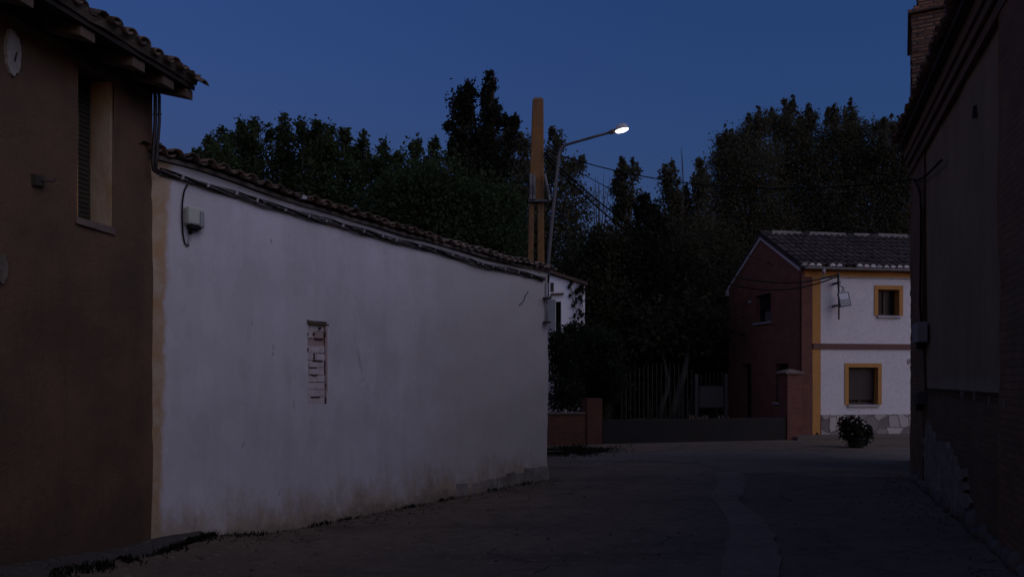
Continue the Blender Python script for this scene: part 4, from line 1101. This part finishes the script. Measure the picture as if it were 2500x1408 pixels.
# ------------------------------------------------------------------ vegetation
def leaf_mesh(name, mat, parent, blobs, n, size, seed, per=34, spread=.30, shell=.55, flat=1.0):
    rng = np.random.default_rng(seed)
    B = np.array([b[:6] for b in blobs], float); wgt = np.array([(b[3]*b[5])**.85 for b in blobs], float); wgt /= wgt.sum()
    nc = max(1, n//per)
    bi = rng.choice(len(B), nc, p=wgt)
    d = rng.normal(size=(nc, 3)); d /= np.linalg.norm(d, axis=1)[:, None]
    r = shell+(1-shell)*rng.random(nc)**.6; r *= np.where(rng.random(nc) < .22, rng.random(nc), 1)
    cc = B[bi, :3]+d*r[:, None]*B[bi, 3:6]
    sc = spread*np.minimum(B[bi, 3], B[bi, 5])*(.55+.9*rng.random(nc))
    k = rng.integers(0, nc, n)
    P = cc[k]+rng.normal(size=(n, 3))*sc[k][:, None]*np.array([1, 1, 1.15])
    P[:, 2] = np.maximum(P[:, 2], .05)
    u = rng.normal(size=(n, 3)); u[:, 2] = u[:, 2]*.8-.25; u /= np.linalg.norm(u, axis=1)[:, None]
    w = rng.normal(size=(n, 3)); w -= (w*u).sum(1)[:, None]*u; w /= np.linalg.norm(w, axis=1)[:, None]
    s = size*(.6+.8*rng.random(n))[:, None]
    V = np.empty((n, 4, 3)); V[:, 0] = P-u*s*.5; V[:, 1] = P+w*s*.36+u*s*.06; V[:, 2] = P+u*s*.55; V[:, 3] = P-w*s*.36+u*s*.06
    V = V.reshape(-1, 3)-np.array(root_loc(parent))
    me = bpy.data.meshes.new(name); me.vertices.add(n*4); me.vertices.foreach_set("co", V.ravel())
    me.loops.add(n*4); me.loops.foreach_set("vertex_index", np.arange(n*4, dtype=np.int32))
    me.polygons.add(n); me.polygons.foreach_set("loop_start", np.arange(0, n*4, 4, dtype=np.int32))
    me.update(calc_edges=True); me.validate()
    o = bpy.data.objects.new(name, me); COL.objects.link(o); me.materials.append(mat); o.parent = parent
    return o

def tree(name, label, Z, blobs, n, size, mat, seed, group=None, base=None, trunk_r=.14, bark=None, spread=.30, per=34, shell=.5, cat="tree", limbs=True, depth=1.0, spiky=0):
    """blobs in photo pixels (x, y, rx, ry, dz): turned into world crowns at distance Z"""
    rnd = random.Random(seed); W = []
    for b in blobs:
        x, y, rx, ry = b[:4]
        if spiky:                                        # upright shoots standing out of the top of each clump
            for _ in range(spiky):
                f = rnd.uniform(-.85, .85); sy = y-ry*math.sqrt(1-f*f)*.85; sr = rnd.uniform(4, 7); sh_ = rnd.uniform(13, 24)
                c = at(x+rx*f, sy-sh_*.25, Z+rnd.uniform(-.5, .5)); W.append((c.x, c.y, c.z, sr/F*Z, sr/F*Z, sh_/F*Z))
        dz = b[4] if len(b) > 4 else rnd.uniform(-.6, .6); c = at(x, y, Z+dz)
        a = rx/F*Z; h = ry/F*Z; W.append((c.x, c.y, c.z, a, min(a, h)*depth if h < a else a*depth, h))
    bx = base if base is not None else at(blobs[-1][0], 900, Z).x
    t = thing(name, label, cat, (bx, Z, 0), group)
    leaf_mesh("crown", mat, t, W, n, size, seed, spread=spread, per=per, shell=shell)
    m = MB(); top = max(W, key=lambda q: q[2]); tx = Vector((top[0], top[1], top[2]+top[5]*.5)); b0 = Vector((bx, Z, -.1))
    pts = [b0.lerp(tx, k/7)+Vector((rnd.uniform(-.12, .12), rnd.uniform(-.1, .1), 0))*(0 if k == 0 else 1) for k in range(8)]
    m.tube(pts, [trunk_r*(1-.88*k/7) for k in range(8)], 8)
    if limbs:
        for q in W:
            if q[3]/Z*F < 8: continue
            c = Vector(q[:3]); f = min(.85, max(.12, (c.z-q[5]*.9)/max(tx.z, .1)))
            s0 = pts[min(6, int(f*7))]; mid = s0.lerp(c, .5)+Vector((rnd.uniform(-.15, .15), 0, -.1))
            m.tube([s0, mid, c, c+Vector((rnd.uniform(-.3, .3)*q[3], 0, q[5]*.7))], [trunk_r*.45, trunk_r*.3, trunk_r*.16, .012], 6)
            for _ in range(3):
                e = c+Vector((rnd.uniform(-.8, .8)*q[3], rnd.uniform(-.5, .5)*q[4], rnd.uniform(.0, .9)*q[5])); m.tube([mid, mid.lerp(e, .6)+Vector((0, 0, -.05)), e], [trunk_r*.2, trunk_r*.12, .008], 5)
    m.build("trunk", bark or M_bark, t, smooth=True)
    return t

# row of young trees behind the white roof
ROW = [(495, 368, 345), (516, 335, 0), (540, 316, 0), (591, 296, 0), (622, 288, 0), (691, 283, 0), (737, 298, 0), (776, 293, 0), (806, 303, 0), (843, 314, 0), (886, 320, 0), (936, 338, 0), (972, 362, 0), (1012, 339, 0), (1061, 336, 0)]
ORD = ["leftmost", "second from the left", "third from the left", "fourth from the left", "fifth from the left", "sixth from the left", "seventh from the left", "eighth from the left", "seventh from the right", "sixth from the right", "fifth from the right", "fourth from the right", "third from the right", "second from the right", "rightmost"]
for i, (x, y, _) in enumerate(ROW):
    rnd = random.Random(100+i); Z = 23.5+rnd.uniform(-.8, .8); B = []
    w0_ = rnd.uniform(20, 27)
    yy = y+rnd.uniform(14, 20)
    B.append((x, yy, w0_*.62, 20)); B.append((x+rnd.uniform(-6, 6), yy+34, w0_*.95, 28)); B.append((x+rnd.uniform(-10, 10), yy+78, w0_*1.4, 42)); B.append((x+rnd.uniform(-8, 8), yy+145, w0_*1.9, 62)); B.append((x, yy+250, w0_*1.9, 85)); B.append((x, yy+370, w0_*1.9, 90))
    if rnd.random() < .7: 
        sx = rnd.choice((-1, 1))*rnd.uniform(22, 34); B.insert(1, (x+sx, yy+rnd.uniform(22, 50), w0_*.6, 26))
    tree("young_tree", f"{ORD[i]} of the leafy young trees lined up behind the white building's roof", Z, B, 8000, .105, M_leaf_young, 200+i, "young trees behind the white roof", trunk_r=.07, spread=.30, per=20, shell=.35, limbs=False)
# broad low trees behind the roof further right
tree("broad_tree", "broad dark green tree left of the pole, low behind the white roof", 21.5, [(1010, 470, 70, 60), (1090, 480, 75, 70), (1170, 520, 80, 70), (1225, 540, 55, 90), (1120, 590, 130, 90), (960, 520, 80, 70), (1220, 660, 65, 110)], 34000, .10, M_leaf_young, 31, trunk_r=.16)
# tall twin-spired tree
tree("twin_spired_poplar", "tall dark poplar with two pointed tops against the sky left of the pole", 30, [
    (1198, 200, 17, 26, 0), (1194, 240, 19, 34, 0), (1196, 290, 26, 36, 0), (1142, 228, 24, 26, .3), (1128, 262, 32, 34, .3), (1137, 292, 24, 22, .3), (1103, 312, 16, 18, -.3), (1122, 340, 22, 26, -.3),
    (1238, 305, 20, 22, .2), (1253, 300, 13, 18, .2), (1243, 340, 20, 32, .2), (1186, 350, 36, 46, 0), (1106, 385, 22, 40, 0), (1150, 400, 40, 44, 0), (1205, 420, 50, 60, 0), (1242, 400, 20, 42, 0), (1140, 480, 60, 70, 0), (1210, 520, 70, 90, 0), (1190, 640, 90, 110, 0)],
    44000, .125, M_leaf_dark, 41, base=at(1192, 900, 30).x, trunk_r=.26, spread=.24, per=40, shell=.45, bark=M_palebark)
# open poplar behind the pole
tree("open_poplar", "thin leaved poplar standing behind the ochre pole and the lamp mast", 27, [(1280, 350, 20, 24), (1275, 400, 22, 40), (1360, 342, 20, 24), (1345, 385, 26, 34), (1402, 405, 30, 18), (1385, 440, 36, 30), (1330, 450, 40, 50), (1275, 470, 30, 50), (1395, 500, 55, 40), (1340, 550, 60, 60), (1400, 570, 40, 40), (1290, 580, 50, 70), (1360, 650, 70, 70)],
     20000, .10, M_leaf_grey, 51, spiky=2, base=at(1310, 900, 27).x, trunk_r=.16, spread=.34, per=22, bark=M_palebark)
tree("slender_poplar", "slender upright poplar standing alone in the sky gap between the lamp and the big trees", 31, [(1522, 425, 16, 26), (1548, 425, 14, 22), (1510, 460, 16, 34), (1532, 480, 26, 34), (1515, 520, 22, 30), (1530, 570, 36, 50), (1525, 660, 60, 80)],
     11000, .11, M_leaf_grey, 61, spiky=2, base=at(1522, 900, 31).x, trunk_r=.13, spread=.32, per=20, bark=M_palebark)
tree("small_dark_tree", "small round leaved dark tree below the sky gap right of the slender poplar", 26, [(1571, 490, 12, 16), (1586, 510, 16, 20), (1560, 520, 12, 22), (1600, 540, 28, 26), (1580, 580, 50, 40), (1600, 660, 80, 80), (1530, 640, 60, 60)],
     12000, .125, M_leaf_dark, 65, base=at(1590, 900, 26).x, trunk_r=.12, spread=.3, per=24)
tree("twin_poplar", "pair of narrow pale poplar tops left of the biggest tree", 32, [(1630, 430, 18, 22), (1638, 470, 26, 36), (1662, 500, 22, 36), (1712, 415, 16, 22), (1712, 460, 22, 40), (1690, 530, 46, 50), (1640, 550, 40, 50), (1680, 620, 80, 70)],
     18000, .11, M_leaf_grey, 71, spiky=2, base=at(1672, 900, 32).x, trunk_r=.17, spread=.3, per=22, bark=M_palebark)
# the big crowns over the house
tree("big_poplar", "big spreading poplar over the brick gable, the left of the large crowns", 34, [(1772, 345, 24, 20), (1790, 375, 46, 40), (1764, 400, 28, 36), (1830, 330, 34, 30), (1858, 300, 26, 24), (1830, 400, 66, 60), (1770, 470, 50, 60), (1840, 500, 80, 70), (1750, 560, 60, 60), (1830, 600, 100, 70)],
     51000, .095, M_leaf_grey, 81, spiky=2, base=at(1810, 900, 34).x, trunk_r=.28, spread=.27, per=30, bark=M_palebark)
tree("big_poplar", "tallest of the large poplar crowns, its pointed top above the house ridge", 35, [(1927, 275, 18, 24), (1926, 310, 36, 34), (1890, 310, 30, 30), (1960, 320, 30, 30), (1983, 295, 14, 22), (1920, 380, 66, 60), (1980, 400, 60, 70), (1930, 480, 90, 70), (1990, 540, 90, 70), (1900, 570, 80, 60)],
     51000, .095, M_leaf_grey, 82, spiky=2, base=at(1935, 900, 35).x, trunk_r=.28, spread=.27, per=30, bark=M_palebark)
tree("big_poplar", "large double topped poplar crown right of the tallest one", 34.5, [(2034, 290, 18, 24), (2077, 288, 18, 22), (2040, 330, 40, 34), (2085, 335, 40, 36), (2060, 400, 70, 60), (2110, 420, 50, 60), (2060, 490, 90, 70), (2090, 570, 90, 60)],
     45000, .095, M_leaf_grey, 83, spiky=2, base=at(2068, 900, 34.5).x, trunk_r=.28, spread=.27, per=30, bark=M_palebark)
tree("big_poplar", "rightmost large poplar crown, meeting the eave of the dark brick building", 33.5, [(2148, 315, 22, 20), (2186, 320, 22, 20), (2160, 360, 44, 36), (2215, 350, 30, 36), (2180, 430, 66, 60), (2240, 430, 50, 70), (2190, 510, 80, 70), (2200, 590, 90, 60)],
     42000, .095, M_leaf_grey, 84, spiky=2, base=at(2190, 900, 33.5).x, trunk_r=.28, spread=.27, per=30, bark=M_palebark)
# dark understorey between cottage and gable
tree("dense_tree", "dense dark tree hanging over the white cottage roof behind the lamp mast", 25.5, [(1480, 600, 50, 40), (1420, 660, 50, 40), (1500, 680, 70, 60), (1450, 730, 80, 60), (1470, 820, 90, 80), (1480, 930, 90, 90)], 24000, .115, M_leaf_oak, 91, base=at(1478, 900, 25.5).x, trunk_r=.2)
tree("dense_tree", "wide drooping dark tree filling the middle behind the arched railing", 26.5, [(1580, 640, 60, 50), (1640, 620, 60, 50), (1600, 720, 90, 60), (1680, 690, 70, 60), (1560, 810, 80, 80), (1650, 820, 90, 80), (1600, 900, 90, 60)], 30000, .12, M_leaf_oak, 92, base=at(1655, 900, 26.5).x, trunk_r=.22)
tree("dense_tree", "dark tree crowding the left edge of the brick gable", 28.5, [(1740, 620, 60, 50), (1700, 640, 60, 60), (1770, 680, 50, 60), (1740, 740, 60, 70), (1760, 840, 60, 80), (1730, 930, 60, 70)], 20000, .12, M_leaf_oak, 93, base=at(1742, 900, 28.5).x, trunk_r=.2)
tree("dense_tree", "shadowy tree far behind the white cottage and the pole", 33, [(1320, 660, 90, 80), (1420, 640, 40, 50), (1380, 760, 120, 90), (1560, 700, 120, 90), (1480, 860, 200, 120), (1560, 985, 90, 50)], 16000, .20, M_leaf_oak, 94, base=at(1440, 900, 33).x, trunk_r=.25)
tree("dense_tree", "shadowy tree far behind the arched railing, closing the gap beneath the poplars", 36, [(1660, 700, 120, 90), (1780, 640, 120, 90), (1700, 850, 160, 120), (1590, 975, 90, 50), (1680, 975, 90, 50), (1760, 970, 70, 50)], 19000, .22, M_leaf_oak, 95, base=at(1700, 900, 36).x, trunk_r=.25)
tree("dense_tree", "shadowy tree far behind the tiled house roof", 38, [(1900, 640, 140, 80), (2050, 640, 140, 80), (2200, 640, 140, 90), (2000, 800, 200, 120)], 12000, .22, M_leaf_oak, 96, base=at(2000, 900, 38).x, trunk_r=.25)
# pale forked trunk behind the railing
ft_ = thing("forked_trunk", "pale leaning twin tree trunk seen through the arched railing", "tree", at(1630, 925, 24.3))
ft_.location.z = 0
def stem(pts, r): 
    return MB().tube([at(x, y, 24.3) for x, y in pts], r, 8)
stem([(1612, 1022), (1617, 985), (1629, 955), (1632, 930), (1622, 880), (1600, 800)], [.10, .085, .075, .06, .05, .03]).build("trunk", M_palebark, ft_, smooth=True)
stem([(1640, 1024), (1650, 985), (1659, 950), (1668, 920), (1680, 860), (1690, 800)], [.16, .14, .12, .10, .08, .05]).build("trunk", M_palebark, ft_, smooth=True)
leaf_mesh("crown", M_leaf_oak, ft_, [(at(1600, 800, 24.3).x, 24.3, at(1600, 800, 24.3).z, .9, .8, .7), (at(1690, 790, 24.3).x, 24.3, at(1690, 790, 24.3).z, .9, .8, .8)], 3500, .16, 77)
# bare twigs in the sky gap
bt = thing("bare_saplings", "bare leafless saplings with upright twigs left of the slender poplar", "tree", (at(1462, 900, 29).x, 29, 0))
rnd = random.Random(6); m = MB(); b0 = Vector((at(1462, 900, 29).x, 29, 0))
for k in range(7):
    x = 1444+k*7; top = at(x+rnd.uniform(-6, 6), rnd.uniform(418, 470), 29); lo = at(1462+(k-3)*2, 620, 29)
    m.tube([b0+Vector(((k-3)*.05, 0, 0)), lo, lo.lerp(top, .5)+Vector((rnd.uniform(-.08, .08), 0, 0)), top], [.04, .03, .018, .006], 6)
    for _ in range(4):
        f = rnd.uniform(.3, .9); s0 = lo.lerp(top, f); m.tube([s0, s0+Vector((rnd.uniform(-.28, .28), 0, rnd.uniform(.2, .55)))], [.010, .004], 5)
m.build("trunk", M_twig, bt)
b2 = thing("bare_sapling", "bare leafless twig rising above the twin poplar tops", "tree", (at(1664, 900, 31.5).x, 31.5, 0))
m = MB(); rnd = random.Random(16); lo = at(1666, 540, 31.5)
m.tube([Vector((at(1664, 900, 31.5).x, 31.5, 0)), lo, at(1668, 440, 31.5), at(1664, 358, 31.5)], [.06, .04, .025, .007], 6)
for k in range(7):
    s0 = at(1667, 400+k*16, 31.5); m.tube([s0, s0+Vector((rnd.uniform(-.35, .35), 0, rnd.uniform(.4, .8)))], [.011, .004], 5)
m.build("trunk", M_twig, b2)
vn = thing("climbing_vine", "thin dark creeper spreading over the right edge of the white cottage wall", "plant", CP.P(c1-.1, 0, .03))
rnd = random.Random(31); VB = []; m = MB()
for k in range(46):
    x = 1428-abs(rnd.gauss(0, 22)); y = rnd.uniform(690, 800); 
    if x < 1395: y = 676+(x-1345)*.25+abs(rnd.gauss(0, 14))
    t, z = ce(x, y); p = CP.P(t, z, .05); r_ = rnd.uniform(.02, .075); VB.append((p.x, p.y, p.z, r_, .03, r_*1.5))
for a_, b_ in zip(VB[:-1:3], VB[1::3]): m.tube([Vector(a_[:3]), Vector(b_[:3])], .006, 5)
m.build("stem", M_twig, vn); leaf_mesh("foliage", M_leaf_shrub, vn, VB, 900, .06, 33, per=16)
# bush behind the low brick wall
tree("bush", "dense dark bush overhanging the low red brick wall", 20.6, [(1400, 815, 26, 24), (1360, 845, 30, 36), (1430, 835, 40, 36), (1480, 860, 40, 44), (1390, 890, 55, 50), (1460, 920, 60, 50), (1380, 960, 46, 40), (1440, 970, 50, 34), (1500, 930, 30, 50)], 20000, .085, M_leaf_shrub, 120, base=at(1430, 900, 20.6).x, trunk_r=.08, cat="bush", spread=.28, limbs=False)
# potted shrub
ZQ = 18.4
pt_ = thing("potted_shrub", "leafy flowering shrub in a dark pot standing before the stone plinth", "potted plant", (at(2090, 1000, ZQ).x, ZQ, 0))
c = Vector((at(2090, 1000, ZQ).x, ZQ, 0))
MB().lathe(c, (0, 0, 1), [(0.004, .16), (.03, .17), (.20, .21), (.22, .225), (.25, .225), (.25, .20), (.22, .19)], 20).build("pot", M_pot, pt_, smooth=True)
PB = [(2066, 1034, 16, 12, 0), (2092, 1037, 18, 12, 0), (2113, 1050, 13, 13, 0), (2085, 1056, 28, 20, 0), (2098, 1070, 22, 12, 0), (2070, 1048, 18, 16, 0), (2058, 1024, 6, 8, 0), (2080, 1022, 5, 7, 0), (2122, 1064, 9, 10, 0)]
leaf_mesh("foliage", M_leaf_shrub, pt_, [(*at(x, y, ZQ), rx/F*ZQ, rx/F*ZQ*.9, ry/F*ZQ) for x, y, rx, ry, _ in PB], 2600, .07, 130, per=14)
rnd = random.Random(2); m = MB()
for _ in range(9):
    x, y, rx, ry, _ = PB[rnd.randrange(4)]; p = at(x+rnd.uniform(-rx, rx), y+rnd.uniform(-ry, ry*.3), ZQ-.22); m.lathe(p, (rnd.uniform(-.4, .4), -1, .4), [(0, .006), (.008, .022), (.014, .018)], 6)
m.build("flower", M_flower, pt_)
# grass and weeds
def grass(name, pts, n, h, seed, label):
    rng = np.random.default_rng(seed); V = []; Fc = []
    for i in range(n):
        px, py, z = pts(rng); a = rng.uniform(0, 6.28); hh2 = h*rng.uniform(.35, 1.2); w = .006+.006*rng.random(); l = rng.uniform(-.6, .6, 2)*hh2
        d = Vector((math.cos(a)*w, math.sin(a)*w, 0)); p = Vector((px, py, z)); k = len(V)
        V += [p-d, p+d, p+d*.7+Vector((l[0]*.4, l[1]*.4, hh2*.6)), p-d*.7+Vector((l[0]*.4, l[1]*.4, hh2*.6)), p+Vector((l[0], l[1], hh2))]
        Fc += [(k, k+1, k+2, k+3), (k+3, k+2, k+4)]
    m = MB(); m.v = V; m.f = Fc
    tag(m.build(name, M_grass), label, "grass", kind="stuff")
def verge(rng):
    while True:
        a = rng.normal(0, 1); px = 1395+a*48; y = 1101+rng.normal()*6.5-a*1.5; p = gp(px, y)
        if px > 1330 and y < 1119 and mnoise.noise(Vector((p.x*1.6, p.y*1.6, 0))) > -.22+.2*rng.random(): return p.x, p.y, 0
grass("verge_grass", verge, 4200, .055, 5, "dark grass growing at the foot of the low brick wall")
def weeds(rng):
    t = rng.uniform(-.55, 3.2); d = .27+rng.normal()*.045
    d += .05*mnoise.noise(Vector((t*2.6, 9, 0)))
    if mnoise.noise(Vector((t*3.4, 3, 0))) < -.05: d = .29; t = -.2+.25*rng.normal()
    p = BROWN.P(t, 0, d); return p.x, p.y, ground_z(p.x, p.y)-.01
grass("weeds", weeds, 1900, .060, 6, "dark weeds along the edge of the earth pavement by the brown house")
def foot(rng):
    t = rng.choice([.7, 1.0, 1.9, 2.3, 3.4, 4.1, 5.2, 6.0])+rng.normal()*.12; p = WHITE.P(t, 0, .05+abs(rng.normal())*.05); 
    return p.x, p.y, ground_z(p.x, p.y)-.005
grass("foot_weeds", foot, 420, .05, 9, "sparse low weeds at the foot of the white wall")

# loose grit along the wall feet and road edges
rng = np.random.default_rng(14); m = MB()
for k in range(1500):
    q = rng.random()
    if q < .35: p = WHITE.P(rng.uniform(.6, LW2), 0, .06+abs(rng.normal())*.22)
    elif q < .6: p = RIGHT.P(rng.uniform(-.2, 8), 0, .15+abs(rng.normal())*.3)
    elif q < .8:
        e = near_edge[rng.integers(0, len(near_edge))]; p = e+Vector((rng.normal()*.25, rng.normal()*.12, 0))
    else: p = Vector((rng.uniform(-3, 6), rng.uniform(4.5, 13), 0))
    z = ground_z(p.x, p.y); r_ = .006+.016*rng.random()**2.5; c = Vector((p.x, p.y, z+.006+r_*.3)); i0 = len(m.v)
    for d in ((1, 0, 0), (-1, 0, 0), (0, 1, 0), (0, -1, 0), (0, 0, .7), (0, 0, -.7)): m.v.append(c+Vector(d)*r_*rng.uniform(.7, 1.4))
    for f in ((0, 2, 4), (2, 1, 4), (1, 3, 4), (3, 0, 4), (2, 0, 5), (1, 2, 5), (3, 1, 5), (0, 3, 5)): m.f.append(tuple(i0+j for j in f))
tag(m.build("gravel", speck("grit", (.16, .135, .105), (.08, .07, .056), 30, .95, 0)), "loose grit scattered along the wall feet and the worn street", "gravel", kind="stuff")

# ------------------------------------------------------------------ light
SUN_AZ, SUN_EL = R(128), R(38)                      # where the last glow comes from: right of and behind the viewer (azimuth from +Y, clockwise)
wd = bpy.data.worlds.new("World"); SC.world = wd; wd.use_nodes = True
nt = wd.node_tree; bg = nt.nodes["Background"]
sky = nt.nodes.new("ShaderNodeTexSky"); sky.sky_type = "NISHITA"; sky.sun_disc = False
sky.sun_elevation = R(-2.0); sky.sun_rotation = SUN_AZ; sky.air_density = 1.0; sky.dust_density = .3; sky.ozone_density = 3.0
tint = nt.nodes.new("ShaderNodeMix"); tint.data_type = "RGBA"; tint.blend_type = "MULTIPLY"; tint.inputs[0].default_value = 1
# deep blue opposite the sunset, paler and rosier towards the last glow and overhead
tc = nt.nodes.new("ShaderNodeTexCoord"); dt = nt.nodes.new("ShaderNodeVectorMath"); dt.operation = "DOT_PRODUCT"
dt.inputs[1].default_value = (0, 1, 0); nt.links.new(tc.outputs["Generated"], dt.inputs[0])
mr = nt.nodes.new("ShaderNodeMapRange"); mr.inputs[1].default_value = .72; mr.inputs[2].default_value = .10; mr.interpolation_type = "SMOOTHSTEP"; nt.links.new(dt.outputs["Value"], mr.inputs[0])
hue = nt.nodes.new("ShaderNodeMix"); hue.data_type = "RGBA"; nt.links.new(mr.outputs[0], hue.inputs[0])
hue.inputs[6].default_value = (.49, .885, 1.04, 1); hue.inputs[7].default_value = (2.6, 2.12, 1.68, 1)
nt.links.new(sky.outputs[0], tint.inputs[6]); nt.links.new(hue.outputs[2], tint.inputs[7]); nt.links.new(tint.outputs[2], bg.inputs[0]); bg.inputs[1].default_value = .15
sd = bpy.data.lights.new("sun", "SUN"); sd.energy = .062; sd.angle = R(60); sd.color = (1, .84, .84)
so_ = bpy.data.objects.new("sun", sd); COL.objects.link(so_)
dv = Vector((math.sin(SUN_AZ)*math.cos(SUN_EL), math.cos(SUN_AZ)*math.cos(SUN_EL), math.sin(SUN_EL)))
so_.rotation_euler = dv.to_track_quat("Z", "Y").to_euler()
SC.view_settings.view_transform = "Standard"; SC.view_settings.look = "None"; SC.view_settings.exposure = 3; SC.view_settings.gamma = 1
SC.render.engine = "CYCLES"; SC.cycles.max_bounces = 6; SC.cycles.use_denoising = True
